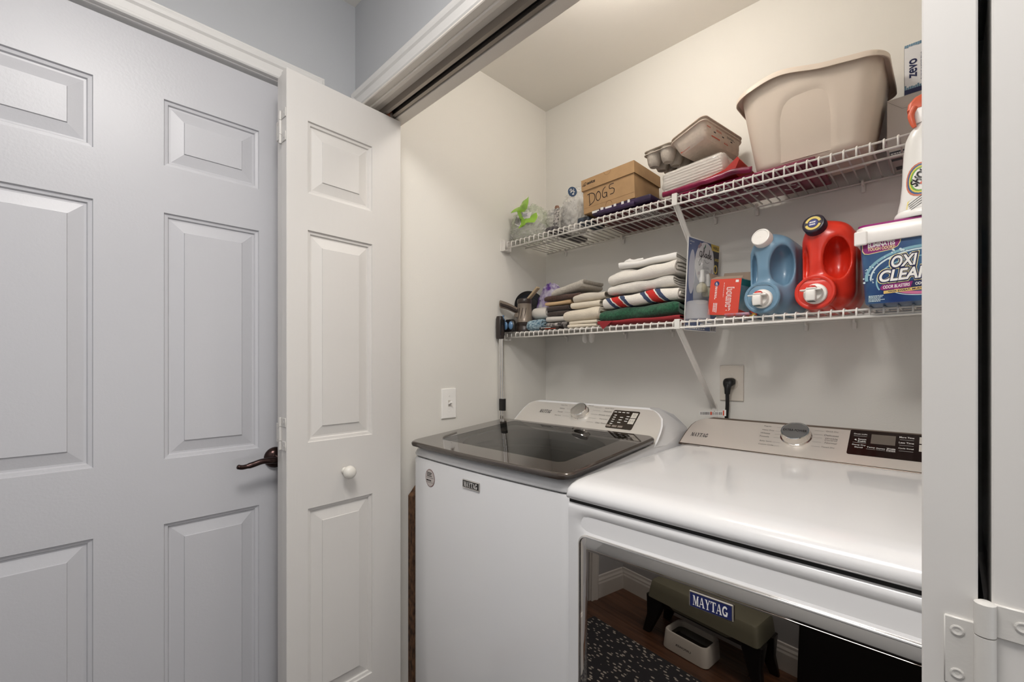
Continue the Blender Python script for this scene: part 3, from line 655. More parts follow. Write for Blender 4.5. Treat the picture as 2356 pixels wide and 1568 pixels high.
part(pc, 'plug', fixn(loft([[(a*w-.5425,y,b*hh+z) for a, b in rrect(2,2,.7,5)] for y, w, hh, z in ((1.6225,.0175,.012,1.171),(1.612,.0185,.013,1.170),(1.600,.016,.0125,1.166),(1.593,.011,.010,1.158))])), BLACKR, 50)
part(pc, 'plug_neck', tube(bez([(-.5425,1.607,1.165),(-.543,1.6,1.152),(-.544,1.6,1.139),(-.545,1.602,1.13)], 4), [.0125,.012,.0118,.0112,.0108,.0104,.01,.0096,.0092,.009,.0088,.0086,.0085], 12), BLACKR, 60)
part(pc, 'cord', tube(bez([(-.545,1.602,1.132),(-.546,1.606,1.10),(-.5475,1.6085,1.08),(-.550,1.6095,1.05),(-.553,1.6125,.97),(-.556,1.6165,.85)], 6), .0060, 10), BLACKR, 60)
TF = Face((-.588,1.578,1.0615), (1,.11,.06), (0,0,1))
tgp = part(pc, 'paper_tag', fixn(join(extrude([TF.p(a,b,0) for a, b in R2(-.041,.037,-.0065,.0065)], (0,.0006,0)), extrude([TF.p(a,b,0) for a, b in R2(.034,.046,-.009,.012)], (0,.0006,0)))), PRINTW, label='white warning tag with red marks')
decal(tgp, 'print', TF, [R2(-.038+i*.0031,-.038+i*.0031+RNG.uniform(.0012,.0024),-.0048,.0046) for i in range(23) if i not in (11,12)], INKG, h=.0004)
decal(tgp, 'print', TF, [R2(-.0045,.001,-.0055,.0055), R2(.036,.040,-.007,.010)], mat('warning_red', (206,74,40), .5), h=.0006)

# ================================================================== THINGS IN THE GAP BY THE WASHER
BRD = mat('chipboard_brown', (62,42,30), .85, col2=(118,84,58), vscale=90, stretch=(1,1,.5), bump=.4, bscale=120)
solo('fibre_board', fixn(wob(extrude([(-1.374,.868,.006),(-1.374,1.18,.006),(-1.374,1.18,.80),(-1.374,.90,.80),(-1.374,.868,.765)], (.034,0,0)), 0, 1)), BRD, 'rough brown fibreboard standing between washer and side wall', 'board', (-1.357,1.02,.006))
gp = thing('reacher_pole', 'double chrome pole with dark grip standing beside the washer', 'pole', (-1.352, 1.317, .006))
def gline(dx, dy=0): return [(-1.357+dx, 1.311+dy, 1.36), (-1.352+dx, 1.318+dy, .006)]
part(gp, 'shaft', tube(gline(-.0062), .0062, 12), CHROME, 60); part(gp, 'shaft', tube(gline(.0062), .0062, 12), CHROME, 60)
part(gp, 'clamp', fixn(loft([[(a-1.354,b+1.3155,z) for a, b in rrect(.031,.019,.008,5)] for z in (1.035,1.037,1.083,1.085)])), BLACKP, 40)
GRIP = mat('grip_brown_black', (52,44,42), .35)
hg = part(gp, 'grip', fixn(loft([[(a*w-1.3585+dx,b*w+1.306,z) for a, b in rrect(.034,.028,.010,5)] for z, w, dx in ((1.338,.9,0),(1.345,1.0,0),(1.39,1.0,-.001),(1.422,.92,-.002),(1.434,.7,-.003))])), GRIP, 50)
part(hg, 'grip_seam', box(-1.3455,-1.343,1.293,1.319,1.352,1.42,.001,1), BLACKP)
# ================================================================== TOWELS AND CLOTHS
def towel(x0, x1, y0, y1, z0, z1, layers=2, seed=0, amp=.004, tilt=0, nxs=22, soft=.55, frx=0):
    """cloth folded over at the front: nested U-shaped layers, one inside the other"""
    g = []; t = (z1-z0)/(2*layers)
    for k in range(layers):
        zb, zt = z0+t*(k+.5), z1-t*(k+.5); r = (zt-zb)/2; yc = y0+t*(k+.5)+r*.9; path = []
        for i in range(7): path.append((y1-(y1-yc)*i/6-RNG.random()*.004, zb))
        for i in range(1, 8): a = math.pi*i/8; path.append((yc-math.sin(a)*r*.95, zb+r-math.cos(a)*r))
        for i in range(7): path.append((yc+(y1-yc)*i/6, zt))
        P = [Vector((0, y, z)) for y, z in path]; N = []
        for i in range(len(P)):
            d = (P[min(i+1, len(P)-1)]-P[max(i-1, 0)]).normalized(); N.append(Vector((0, -d.z, d.y)))
        rings = []; e0, e1 = RNG.uniform(-.004,.004), RNG.uniform(-.006,.006)
        for j in range(nxs+1):
            u = j/nxs; x = x0+e0+(x1-x0+e1-e0)*u; ed = min(u, 1-u)*(x1-x0)
            th = t*.5*(soft+(1-soft)*min(1, math.sqrt(ed/(t*.9+1e-4))))*1.02
            up = [P[i]+N[i]*th for i in range(len(P))]; dn = [P[i]-N[i]*th for i in range(len(P))][::-1]
            rings.append([(x, p.y+frx*(u-.5), p.z+tilt*(u-.5)) for p in up+dn])
        g.append(loft(rings))
    v, f = join(*g)
    out = []
    for p in v:
        kz = min(1, max(0, (p[2]-z0-tilt*((p[0]-x0)/(x1-x0)-.5))/(z1-z0)))
        out.append((p[0]+amp*.8*nz(p,18,seed), p[1]+amp*1.3*nz(p,14,seed+3), p[2]+amp*(.35+.65*kz)*nz((p[0],p[1],z0),13,seed+6)))
    return fixn((out, f))
def cloth(name, label, x0, x1, y0, y1, z0, z1, m, group='folded cloths on the lower shelf', cat='towel', **k):
    return solo(name, towel(x0, x1, y0, y1, z0, z1, **k), m, label, cat, ((x0+x1)/2, (y0+y1)/2, z0), 60, group)
def terry(n, c, c2=None, b=1.0, sc=420): return mat(n, c, .95, col2=c2, vscale=160, bump=b, bscale=sc, sheen=.3)
TW = terry('terry_white', (232,226,216)); TW2 = mat('cotton_white', (232,229,224), .85, bump=.15, bscale=120, sheen=.2)
TG = terry('terry_green', (12,62,40), (34,98,66)); TR = mat('cloth_red', (138,30,36), .8, bump=.3, bscale=160)
TC = terry('terry_cream', (224,212,192)); TB1 = mat('rag_oat', (205,196,182), .9, bump=.5, bscale=200)
TGR = terry('terry_grey', (200,192,180), (184,176,164)); TBR = terry('terry_brown', (84,54,40), (62,38,28))
TDK = terry('terry_dark_brown', (66,50,42), (50,36,30)); TTN = mat('rag_tan', (204,172,132), .9, bump=.4, bscale=200)
# striped towel: white ground with red and slate bands
def striped():
    m = mat('terry_striped', (230,224,214), .95, bump=1.0, bscale=420); nt = m.node_tree; b = nt.nodes['Principled BSDF']
    tc = nt.nodes.new('ShaderNodeTexCoord'); sp = nt.nodes.new('ShaderNodeSeparateXYZ'); nt.links.new(tc.outputs['Object'], sp.inputs[0])
    nn = nt.nodes.new('ShaderNodeTexNoise'); nn.inputs['Scale'].default_value = 60; nt.links.new(tc.outputs['Object'], nn.inputs['Vector'])
    a = nt.nodes.new('ShaderNodeMath'); a.operation = 'MULTIPLY_ADD'; a.inputs[1].default_value = .012; nt.links.new(nn.outputs['Fac'], a.inputs[0]); nt.links.new(sp.outputs['X'], a.inputs[2])
    z = nt.nodes.new('ShaderNodeMath'); z.operation = 'MULTIPLY_ADD'; z.inputs[1].default_value = .9; nt.links.new(sp.outputs['Z'], z.inputs[0]); nt.links.new(a.outputs[0], z.inputs[2])
    w = nt.nodes.new('ShaderNodeMath'); w.operation = 'MULTIPLY'; w.inputs[1].default_value = 7.2; nt.links.new(z.outputs[0], w.inputs[0])
    f = nt.nodes.new('ShaderNodeMath'); f.operation = 'FRACT'; nt.links.new(w.outputs[0], f.inputs[0])
    r = nt.nodes.new('ShaderNodeValToRGB'); r.color_ramp.interpolation = 'CONSTANT'; el = r.color_ramp.elements
    wh, rd, sl = (*lin((230,224,214)),1), (*lin((196,44,38)),1), (*lin((62,74,102)),1)
    el[0].position = 0; el[0].color = wh; el[1].position = .30; el[1].color = sl
    for p, c in ((.42,wh),(.46,rd),(.68,wh),(.72,sl),(.84,wh)): e = el.new(p); e.color = c
    nt.links.new(f.outputs[0], r.inputs[0]); nt.links.new(r.outputs[0], b.inputs['Base Color']); return m
TS = striped()
# tall stack ---------------------------------------------------------------
cloth('folded_cloth', 'thin dark red cloth at the bottom of the tall towel stack', -.902,-.606,1.350,1.585,TB+.0035,TB+.016, TR, layers=2, seed=1, amp=.003)
solo('cloth_corner', fixn(extrude([(-.895,1.342,1.379),(-.835,1.342,1.381),(-.872,1.340,1.354)], (0,.002,.0005))), TR, 'pointed corner of dark red cloth hanging over the shelf lip', 'cloth', (-.87,1.342,1.354))
cloth('folded_towel', 'dark green terry towel under the striped towel', -.905,-.616,1.368,1.59,TB+.0175,TB+.060, TG, layers=1, seed=2, amp=.009, tilt=.006)
cloth('folded_towel', 'red, white and blue striped towel in the tall stack', -.886,-.616,1.366,1.585,TB+.0655,TB+.106, TS, layers=2, seed=3, amp=.009, tilt=.010)
cloth('folded_towel', 'lower of the two thick white terry towels', -.872,-.630,1.372,1.585,TB+.112,TB+.143, TW, layers=2, seed=4, amp=.010, tilt=.004)
cloth('folded_towel', 'upper of the two thick white terry towels', -.874,-.628,1.366,1.585,TB+.147,TB+.191, TW, layers=2, seed=5, amp=.013, tilt=.010)
cloth('folded_cloth', 'smooth white cotton cloth on top of the tall towel stack', -.820,-.634,1.372,1.56,TB+.197,TB+.218, TW2, layers=2, seed=6, amp=.009, tilt=.006, frx=.02)
solo('cloth_corner', wob(tube(bez([(-.822,1.395,1.571),(-.80,1.385,1.586),(-.77,1.380,1.582),(-.74,1.385,1.588)], 5), [.007,.008,.009,.010,.010,.010,.009,.009,.008,.008,.008,.007,.006,.005,.004,.003], 8), .003, 60), TW2, 'rolled white cotton hem lying across the top cloth', 'cloth', (-.78,1.385,1.565), True)
# cream stack --------------------------------------------------------------
cloth('folded_cloth', 'thin cream cloth lowest in the cream stack', -1.048,-.908,1.360,1.56,TB+.0005,TB+.0125, TC, layers=1, seed=11, amp=.003)
cloth('folded_cloth', 'second thin cream cloth in the cream stack', -1.042,-.908,1.362,1.56,TB+.013,TB+.0245, TC, layers=1, seed=12, amp=.003)
cloth('folded_towel', 'plump cream terry towel in the middle of the cream stack', -1.070,-.912,1.362,1.56,TB+.027,TB+.072, TC, layers=1, seed=13, amp=.008)
cloth('folded_cloth', 'flat cream cloth lying on the plump cream towel', -1.045,-.915,1.375,1.56,TB+.075,TB+.098, TC, layers=2, seed=14, amp=.005)
cloth('folded_cloth', 'crumpled oat-coloured rag with frayed hem on the cream stack', -1.03,-.902,1.385,1.56,TB+.101,TB+.130, TB1, layers=3, seed=15, amp=.010, tilt=.008)
# brown stack --------------------------------------------------------------
cloth('folded_cloth', 'pale grey cloth under the brown stack', -1.19,-1.075,1.402,1.55,TB+.035,TB+.056, mat('rag_pale', (206,200,192), .9, bump=.3, bscale=150), layers=2, seed=21, amp=.006)
cloth('folded_cloth', 'lower dark brown microfibre cloth', -1.186,-1.08,1.412,1.55,TB+.059,TB+.078, TDK, layers=1, seed=22, amp=.003)
cloth('folded_cloth', 'upper dark brown microfibre cloth below the tan one', -1.190,-1.075,1.410,1.55,TB+.080,TB+.100, TDK, layers=1, seed=23, amp=.003)
cloth('folded_cloth', 'tan cloth between the brown cloths', -1.192,-1.07,1.408,1.55,TB+.102,TB+.118, TTN, layers=1, seed=24, amp=.004)
cloth('folded_cloth', 'reddish brown cloth just under the grey one', -1.196,-1.02,1.405,1.55,TB+.120,TB+.142, TBR, layers=1, seed=25, amp=.006)
cloth('folded_cloth', 'light grey terry cloth on top of the brown stack', -1.166,-1.01,1.402,1.55,TB+.146,TB+.176, TGR, layers=1, seed=26, amp=.010, tilt=.024)
# patterned cloths and packet at the front ---------------------------------
PAT = mat('floral_blue', (176,196,204), .85, col2=(70,104,124), vscale=120, bump=.2, bscale=100)
solo('patterned_cloth', fixn(wob(towel(-1.262,-1.195,1.368,1.50,TB+.0035,TB+.052,layers=2,seed=31,amp=.008), .003, 50)), PAT, 'pale blue floral cloth beside the spray can', 'cloth', (-1.23,1.43,TB), 60)
MIXP = mat('print_mixed', (196,188,182), .8, col2=(54,48,50), vscale=70, bump=.3, bscale=110)
cloth('patterned_cloth', 'black and white patterned cloth under the brown stack', -1.186,-1.078,1.398,1.56,TB+.013,TB+.032, MIXP, cat='cloth', layers=2, seed=32, amp=.005)
pk = thing('snack_packet', 'flat black packet with red lettering lying at the shelf front', 'packet', (-1.13,1.38,TB))
part(pk, 'sleeve', box(-1.185,-1.085,1.358,1.392,TB+.0003,TB+.011,.002,2), mat('packet_black', (34,26,26), .35))
PF = Face((-1.135,1.3578,TB+.0055), (1,0,0), (0,0,1))
decal(pk, 'lettering', PF, LINES(-.040,.025,.0005,.0045,1,RNG), PRINTW, h=.0004); decal(pk, 'lettering', PF, LINES(-.02,.04,-.004,-.0005,1,RNG), MATS['warning_red'], h=.0004)
# white and purple plastic bag
PURB = mat('bag_white_purple', (224,220,224), .35, col2=(92,48,140), vscale=26, bump=.3, bscale=60)
def blob(c, r, seed, amp, s, n=3, flat=None):
    bm = bmesh.new(); bmesh.ops.create_icosphere(bm, subdivisions=n, radius=1); v, f = frombm(bm); out = []
    for p in v:
        k = 1+amp*(1-2*abs(nz(p,s,seed)))+amp*.6*(1-2*abs(nz(p,s*2.3,seed+4)))
        q = [c[i]+p[i]*r[i]*k for i in range(3)]
        if flat is not None: q[2] = max(q[2], flat)
        out.append(tuple(q))
    return out, f
solo('plastic_bag', blob((-1.248,1.512,1.464), (.058,.040,.098), 41, .22, 2.2, 4, TB+.001), PURB, 'white and purple plastic bag behind the brown cloth stack', 'bag', (-1.248,1.512,TB), 50)
cloth('folded_cloth', 'grey-white rag wedged behind the spray can', -1.275,-1.20,1.41,1.48,TB+.054,TB+.098, MATS['rag_pale'], layers=2, seed=33, amp=.008)
solo('wooden_brush', xf(box(-.045,.045,-.010,.010,-.005,.005,.003,2), Matrix.Translation((-1.283,1.425,1.530)) @ Matrix.Rotation(math.radians(-38), 4, 'Y')), mat('brush_tan', (190,168,136), .6, bump=.3, bscale=90), 'tan strip leaning above the spray can', 'brush', (-1.283,1.425,1.50))
for i, (x, y) in enumerate(((-1.034,1.462), (-1.003,1.462))):
    solo('white_sock', fixn(wob(loft([[(x+a*w*.0088, y+b*w*.014, z) for a, b in ((math.cos(t*math.pi/8), math.sin(t*math.pi/8)) for t in range(16))] for z, w in ((1.315,.25),(1.319,.75),(1.328,1.0),(1.342,.98),(1.356,.88),(1.3665,.85))]), .0012, 70, i)), TW2,
         ('left' if i == 0 else 'right')+' white sock toe hanging through the wire shelf', 'sock', (x,y,1.315), 60, 'sock toes under the lower shelf')
# ---------------------------------------------------------------- corner tools
HGM = mat('gunmetal_brown', (142,130,118), .28, .4); HGD = mat('dark_brown_plastic', (52,42,38), .35)
hv = thing('handheld_sprayer', 'gunmetal handheld sprayer with pistol grip in the shelf corner', 'sprayer', (-1.300,1.395,TB))
CV = Matrix.Translation((-1.300,1.395,TB))
body = part(hv, 'barrel', xf(lathe([(.030,.038),(.0345,.040),(.0345,.046),(.0335,.05),(.031,.09),(.0295,.122),(.0305,.124)], 32), CV), HGM, 40)
part(hv, 'collar', xf(lathe([(.0305,.120),(.0318,.123),(.0318,.134),(.030,.139),(.026,.141),(.024,.138)], 32), CV), HGD, 40)
part(hv, 'base', xf(lathe([(.032,.001),(.037,.003),(.037,.018),(.0355,.020),(.0355,.028),(.037,.030),(.037,.037),(.031,.039)], 32), CV), HGD, 40)
for k in range(4):
    a0 = math.radians(-130+k*26); part(body, 'rib', tube([(-1.300+.0325*math.cos(a0+t*.30), 1.395+.0325*math.sin(a0+t*.30), TB+.055+t*.045) for t in np.linspace(0,1,6)], .0011, 6), HGD)
gpath = bez([(-1.318,1.385,TB+.085),(-1.332,1.362,TB+.098),(-1.345,1.335,TB+.110),(-1.357,1.306,TB+.117)], 5)
part(hv, 'pistol_grip', fixn(loft([[tuple(p+Vector((a*.0085,0,b*.0155*w))) for a, b in ((math.cos(q*math.pi/8), math.sin(q*math.pi/8)) for q in range(16))] for p, w in zip(gpath, np.linspace(.85,1.05,len(gpath)))])), HGM, 50)
part(hv, 'grip_inlay', fixn(loft([[tuple(p+Vector((.0035+a*.006,-.001,-.003+b*.0085))) for a, b in ((math.cos(q*math.pi/6), math.sin(q*math.pi/6)) for q in range(12))] for p in gpath[3:]])), HGD, 50)
part(hv, 'spout', fixn(loft([[(-1.318+a, 1.372+b*.8, TB+.062+z) for a, b in rrect(.026*w,.022*w,.006,4)] for z, w in ((0,1.1),(.012,1.15),(.02,.8))])), HGM, 40)
bl = thing('blue_goggles', 'black goggles with two blue lenses below the sprayer', 'goggles', (-1.345,1.355,TB))
part(bl, 'frame', fixn(loft([[(-1.3385+a*w, 1.358+b*.9-.012, TB+.0005+z) for a, b in rrect(.066,.026,.012,5)] for z, w in ((0,.92),(.004,1),(.028,1),(.044,.8),(.052,.5))])), BLACKP, 50)
BLM = mat('lens_blue', (96,134,172), .12, coat=.5)
for x, rz in ((-1.353,-.1), (-1.322,.1)):
    part(bl, 'lens', fixn(loft([[(x+a*.0115*w, 1.3335-h_, TB+.026+b*.017*w) for a, b in ((math.cos(q*math.pi/9), math.sin(q*math.pi/9)) for q in range(18))] for h_, w in ((0,1.05),(.003,1),(.006,.75),(.0075,.3))])), BLM, 60)
part(bl, 'strap', tube(bez([(-1.362,1.347,TB+.040),(-1.368,1.338,TB+.055),(-1.368,1.330,TB+.066),(-1.371,1.340,TB+.070)], 5), .0035, 8), BLM, True)
pt = thing('black_plate', 'black round lid leaning in the shelf corner', 'lid', (-1.338,1.47,TB))
PM = axis((-1.338,1.47,1.487), (.85,-.5,.15))
part(pt, 'dish', xf(lathe([(.004,-.004),(.056,-.004),(.070,.001),(.072,.004),(.067,.003),(.056,0),(.003,0)], 40), PM), mat('plate_black', (12,12,14), .45), 40)
for r in (.045,.054): part(pt, 'ring', xf(lathe([(r,0),(r+.0012,.0016),(r+.0024,0)], 40, False, False), PM), mat('ring_blue', (52,62,84), .2), 60)
# ================================================================== LOWER SHELF: PACKAGES AND DETERGENT
# air-freshener card slid down between two shelf wires, printed side facing +x
ca = math.radians(5)
cr = Vector((.03,.23,0)).normalized(); cu = (Vector((0,0,1))*math.cos(ca)+cr*math.sin(ca)); co = Vector((-.5975,1.36,1.338)); cn = cr.cross(Vector((0,0,1)))
gl = thing('air_freshener_pack', 'blue glade air freshener card slipped between the shelf wires', 'package', (-.58,1.46,1.338))
GF = Face(co, cr, cr.cross(cr.cross(Vector((0,0,1))))*-1)
GF.u = cu; GF.n = cn
gp2 = lambda a, b: (a, b)
cardo = [(.012,0),(.210,0),(.210,.302),(.012,.302)]
part(gl, 'card', fixn(extrude([GF.p(a,b,-.0015) for a, b in cardo], cn*.0015)), PRINTW)
CB = mat('card_slate_blue', (84,98,140), .4, col2=(112,124,160), vscale=9); CWH = mat('card_white', (226,222,224), .4); YEL = mat('card_yellow', (222,192,88), .4); CDK = mat('card_dark', (36,34,46), .4)
decal(gl, 'print', GF, [R2(.016,.206,.003,.298)], CB, h=.0004)
decal(gl, 'print', GF, [EL(.118,.225,.062,.072)], CWH, h=.0006); decal(gl, 'print', GF, [EL(.040,.190,.019,.072)], mat('card_pale', (200,200,212), .4), h=.0006)
decal(gl, 'print', GF, [[(.150,.298),(.206,.298),(.206,.276),(.158,.276)]], YEL, h=.0008); decal(gl, 'print', GF, [[(.166,.276),(.206,.276),(.206,.140),(.186,.140),(.184,.20)]], CDK, h=.0008)
decal(gl, 'lettering', GF, TXT('9 REFILLS', .036, .010, bold=.02), INK, h=.001, at=(.184,.287)); decal(gl, 'lettering', GF, TXT('SAVE $7', .026, .011, bold=.02), YEL, h=.0012, at=(.191,.247))
decal(gl, 'print', GF, STROKE(ARC(.186,.215,.010,.013,0,360,18), .005), YEL, h=.0012)
def script(pts, w): return STROKE([tuple(p)[:2] for p in bez([(a,b,0) for a, b in pts], 4)], w)
gs = script([(.094,.262),(.084,.262),(.082,.250),(.092,.246),(.096,.262),(.092,.232),(.084,.216),(.080,.226),(.090,.240),(.102,.252)], .0026)+script([(.102,.252),(.110,.270),(.107,.278),(.105,.262),(.109,.248),(.116,.254)], .0026)
gs += script([(.124,.258),(.117,.257),(.116,.248),(.122,.247),(.126,.258),(.126,.248),(.131,.250)], .0026)+script([(.140,.256),(.133,.256),(.132,.247),(.138,.246),(.143,.275),(.142,.248),(.147,.249)], .0026)+script([(.148,.251),(.154,.255),(.151,.259),(.147,.252),(.151,.245),(.158,.247)], .0026)
decal(gl, 'lettering', GF, gs+script([(.112,.238),(.122,.230),(.134,.229),(.145,.234)], .0016), INK, h=.001, label='dark script lettering glade')
decal(gl, 'print', GF, [[(.110,.280),(.117,.292),(.118,.282),(.113,.275)]], mat('leaf_green', (60,120,96), .5), h=.001)
decal(gl, 'lettering', GF, TXT('CLEAN', .036, .009), INK, h=.001, at=(.126,.212)); decal(gl, 'lettering', GF, TXT('LINEN', .032, .009), INK, h=.001, at=(.126,.199))
for q in (EL(.078,.278,.009,.006,12,.5), EL(.086,.286,.007,.005,12,-.6), EL(.082,.19,.008,.006,12,.3), EL(.162,.205,.008,.006,12,1), EL(.166,.19,.006,.005,12,0)): decal(gl, 'petal', GF, [q], mat('petal_mauve', (172,150,160), .5), h=.0009)
decal(gl, 'lettering', GF, TXT('johnson', .026, .007), PRINTW, h=.0008, at=(.034,.287)); decal(gl, 'print', GF, LINES(.022,.032,.276,.280,1,RNG), PRINTW, h=.0008)
decal(gl, 'print', GF, LINES(.020,.150,.004,.018,2,RNG), PRINTW, h=.0008)
decal(gl, 'barcode', GF, [R2(.168,.203,.002,.030)], CWH, h=.0008); decal(gl, 'barcode', GF, [R2(.172+i*.0037,.172+i*.0037+RNG.uniform(.0012,.0026),.005,.028) for i in range(8)], INK, h=.001)
PLA = film('clear_plastic', (236,236,232), .22, .05)
bls = part(gl, 'blister', fixn(loft([[GF.p(a+.092, b+.165, h_) for a, b in rrect(.078*w,.150*w,.02*w,5)] for h_, w in ((.001,1),(.018,.96),(.026,.86))])), PLA, 50)
VIAL = film('vial_glass', (216,208,178), .55, .05)
FM = Matrix((( GF.r.x, GF.u.x, cn.x, 0),(GF.r.y, GF.u.y, cn.y, 0),(GF.r.z, GF.u.z, cn.z, 0),(0,0,0,1)))
def on_card(a, b, h_): return Matrix.Translation(GF.p(a,b,h_)) @ FM @ Matrix.Rotation(-math.pi/2, 4, 'X')
for a, b in ((.076,.122), (.112,.112)):
    v_ = part(gl, 'oil_vial', xf(lathe([(.003,0),(.013,.002),(.0165,.010),(.0165,.020),(.0125,.028),(.007,.031),(.007,.036)], 20), on_card(a,b,.016)), VIAL, 50)
    part(v_, 'wick_cap', xf(lathe([(.0085,.034),(.0085,.05),(.0065,.052),(.0065,.074),(.003,.076)], 16), on_card(a,b,.016)), mat('cap_frost', (222,220,216), .2), 50)
# upturned clear cup
cup = solo('clear_cup', xf(fixn(lathe([(.0380,0),(.0372,.004),(.0340,.030),(.0310,.050),(.030,.0545),(.026,.056),(.001,.056)], 36, False, False)), Matrix.Translation((-.5555,1.374,TB+.0003))), film('cup_plastic', (226,224,222), .30, .08), 'small clear plastic cup turned upside down by the glade card', 'cup', (-.5555,1.374,TB), 40)
# dryer-sheet boxes ----------------------------------------------------------
def carton(root, M, w, d, h, m, ms): return part(root, 'box', xf(box(-w/2,w/2,0,d,0,h,.0008,1), M), m)
BRED = mat('bounce_red', (214,74,56), .45, bump=.05); BTEAL = mat('bounce_teal', (110,150,162), .45, col2=(178,190,190), vscale=22); KRAFT = mat('grey_board', (150,132,116), .8)
bn = thing('dryer_sheet_box', 'open red bounce dryer sheet box next to the clear cup', 'box', (-.488,1.43,TB))
BM = Matrix.Translation((-.490,1.398,TB+.010)) @ Matrix.Rotation(math.radians(-7),4,'Z') @ Matrix.Rotation(math.radians(6),4,'Y')
bbx = part(bn, 'box', xf(fixn(join(box(-.0465,.0465,0,.0008,0,.108), box(-.0465,.0465,.0692,.07,0,.108), box(-.0465,-.0457,0,.07,0,.108), box(.0457,.0465,0,.07,0,.108), box(-.0465,.0465,0,.07,0,.0008))), BM), KRAFT)
BF_ = Face(BM @ Vector((0,0,.054)), BM.to_3x3() @ Vector((1,0,0)), BM.to_3x3() @ Vector((0,0,1)))
decal(bbx, 'front_print', BF_, [R2(-.0462,.0462,-.0538,.0538)], BRED, h=.0003)
BS_ = Face(BM @ Vector((.0465,.035,.054)), BM.to_3x3() @ Vector((0,1,0)), BM.to_3x3() @ Vector((0,0,1)))
decal(bbx, 'side_print', BS_, [R2(-.0348,.0348,-.0538,.0538)], BTEAL, h=.0003); decal(bbx, 'side_print', BS_, [R2(-.0345,.0345,.034,.052)], mat('teal_deep', (52,128,126), .45), h=.0005)
decal(bbx, 'side_print', BS_, [[(-.0345,-.0535),(.0345,-.0535),(.0345,-.044),(-.0345,-.036)]], BRED, h=.0005)
WB = TXT('bounce', .070, .0225, bold=.045); decal(bbx, 'lettering', BF_, WB, PRINTW, h=.0006, at=(.017,-.006), rot=-math.pi/2); decal(bbx, 'lettering', BF_, TXT('bounce', .066, .018, bold=-.005), BRED, h=.0009, at=(.017,-.006), rot=-math.pi/2, label='white outlined lettering bounce')
decal(bbx, 'emblem', BF_, [EL(-.026,.040,.0075,.0075)], mat('emblem_blue', (38,52,110), .4), h=.0006); decal(bbx, 'emblem', BF_, STROKE([(-.0285,.0365),(-.0285,.043),(-.026,.043),(-.025,.041),(-.026,.039),(-.023,.0365)], .0013), PRINTW, h=.0009)
decal(bbx, 'print', BF_, [R2(.030,.039,.043,.050)], PRINTW, h=.0006); decal(bbx, 'print', BF_, LINES(-.035,.020,-.004,.003,2,RNG), PRINTW, h=.0006, at=(-.026,.002), rot=-math.pi/2)
decal(bbx, 'print', BF_, LINES(-.014,.02,-.008,.006,3,RNG), PRINTW, h=.0006, at=(-.024,-.032), rot=-math.pi/2); decal(bbx, 'print', BF_, LINES(-.028,.028,-.001,.001,1,RNG), PRINTW, h=.0006, at=(-.003,.015), rot=-math.pi/2)
for nm, pts in (('flap', [(-.0465,0,.108),(.0465,0,.108),(.040,.022,.118),(-.040,.022,.118)]), ('flap', [(-.0465,0,.108),(-.0465,.07,.108),(-.058,.062,.128),(-.058,.006,.128)]), ('flap', [(-.0465,.07,.108),(.0465,.07,.108),(.044,.074,.135),(-.044,.074,.135)])):
    part(bbx, nm, xf(fixn(extrude(pts, (0,0,.0009))), BM), KRAFT if nm == 'flap' else BRED)
bn2 = thing('dryer_sheet_box', 'second bounce box, teal and red, half hidden behind the red one', 'box', (-.43,1.48,TB))
BM2 = Matrix.Translation((-.4465,1.478,TB+.0005)) @ Matrix.Rotation(math.radians(-4),4,'Z')
b2 = part(bn2, 'box', xf(box(-.026,.026,0,.09,0,.118,.0008,1), BM2), mat('bounce_blue', (86,112,140), .45, col2=(120,150,172), vscale=18))
BF2 = Face(BM2 @ Vector((0,0,.059)), BM2.to_3x3() @ Vector((1,0,0)), (0,0,1))
decal(b2, 'front_print', BF2, [[(-.0298,-.0585),(.0298,-.0585),(.0298,-.022),(.01,-.030),(-.012,-.034),(-.0298,-.034)]], BRED, h=.0003); decal(b2, 'front_print', BF2, [R2(-.0295,-.004,.040,.056)], MATS['teal_deep'], h=.0003)
decal(b2, 'lettering', BF2, TXT('ounce', .052, .022, bold=.06), PRINTW, h=.0006, at=(.0,-.008)); decal(b2, 'lettering', BF2, TXT('ounce', .048, .018, bold=0), mat('bounce_plum', (92,28,66), .45), h=.0009, at=(.0,-.008))
decal(b2, 'print', BF2, [RR(-.006,.026,-.052,-.043,.001)], YEL, h=.0006)
lb = thing('booklet', 'black booklet leaning against the back wall behind the bounce boxes', 'booklet', (-.42,1.57,TB))
LM = Matrix.Translation((-.490,1.590,TB+.105)) @ Matrix.Rotation(math.radians(40),4,'Y')
part(lb, 'cover', xf(box(-.014,.014,0,.004,0,.135,.0005,1), LM), CDK)
LF = Face(LM @ Vector((0,0,.07)), LM.to_3x3() @ Vector((1,0,0)), LM.to_3x3() @ Vector((0,0,1)))
decal(lb, 'print', LF, LINES(-.010,.011,.0,.05,6,RNG), PRINTW, h=.0004)
part(lb, 'inner_page', xf(box(.010,.052,.004,.005,.012,.108), LM), mat('page_grey', (186,178,172), .7))
part(lb, 'back_cover', xf(box(-.014,-.011,.004,.012,-.10,.135), LM), CDK)
fw = solo('foil_wrapper', fixn(wob(box(-.470,-.402,1.352,1.385,TB+.0005,TB+.008,.003,2), .003, 60)), mat('wrapper_print', (196,74,56), .3, col2=(150,128,150), vscale=70), 'crumpled red and mauve wrapper in front of the bounce boxes', 'wrapper', (-.436,1.37,TB), 60)

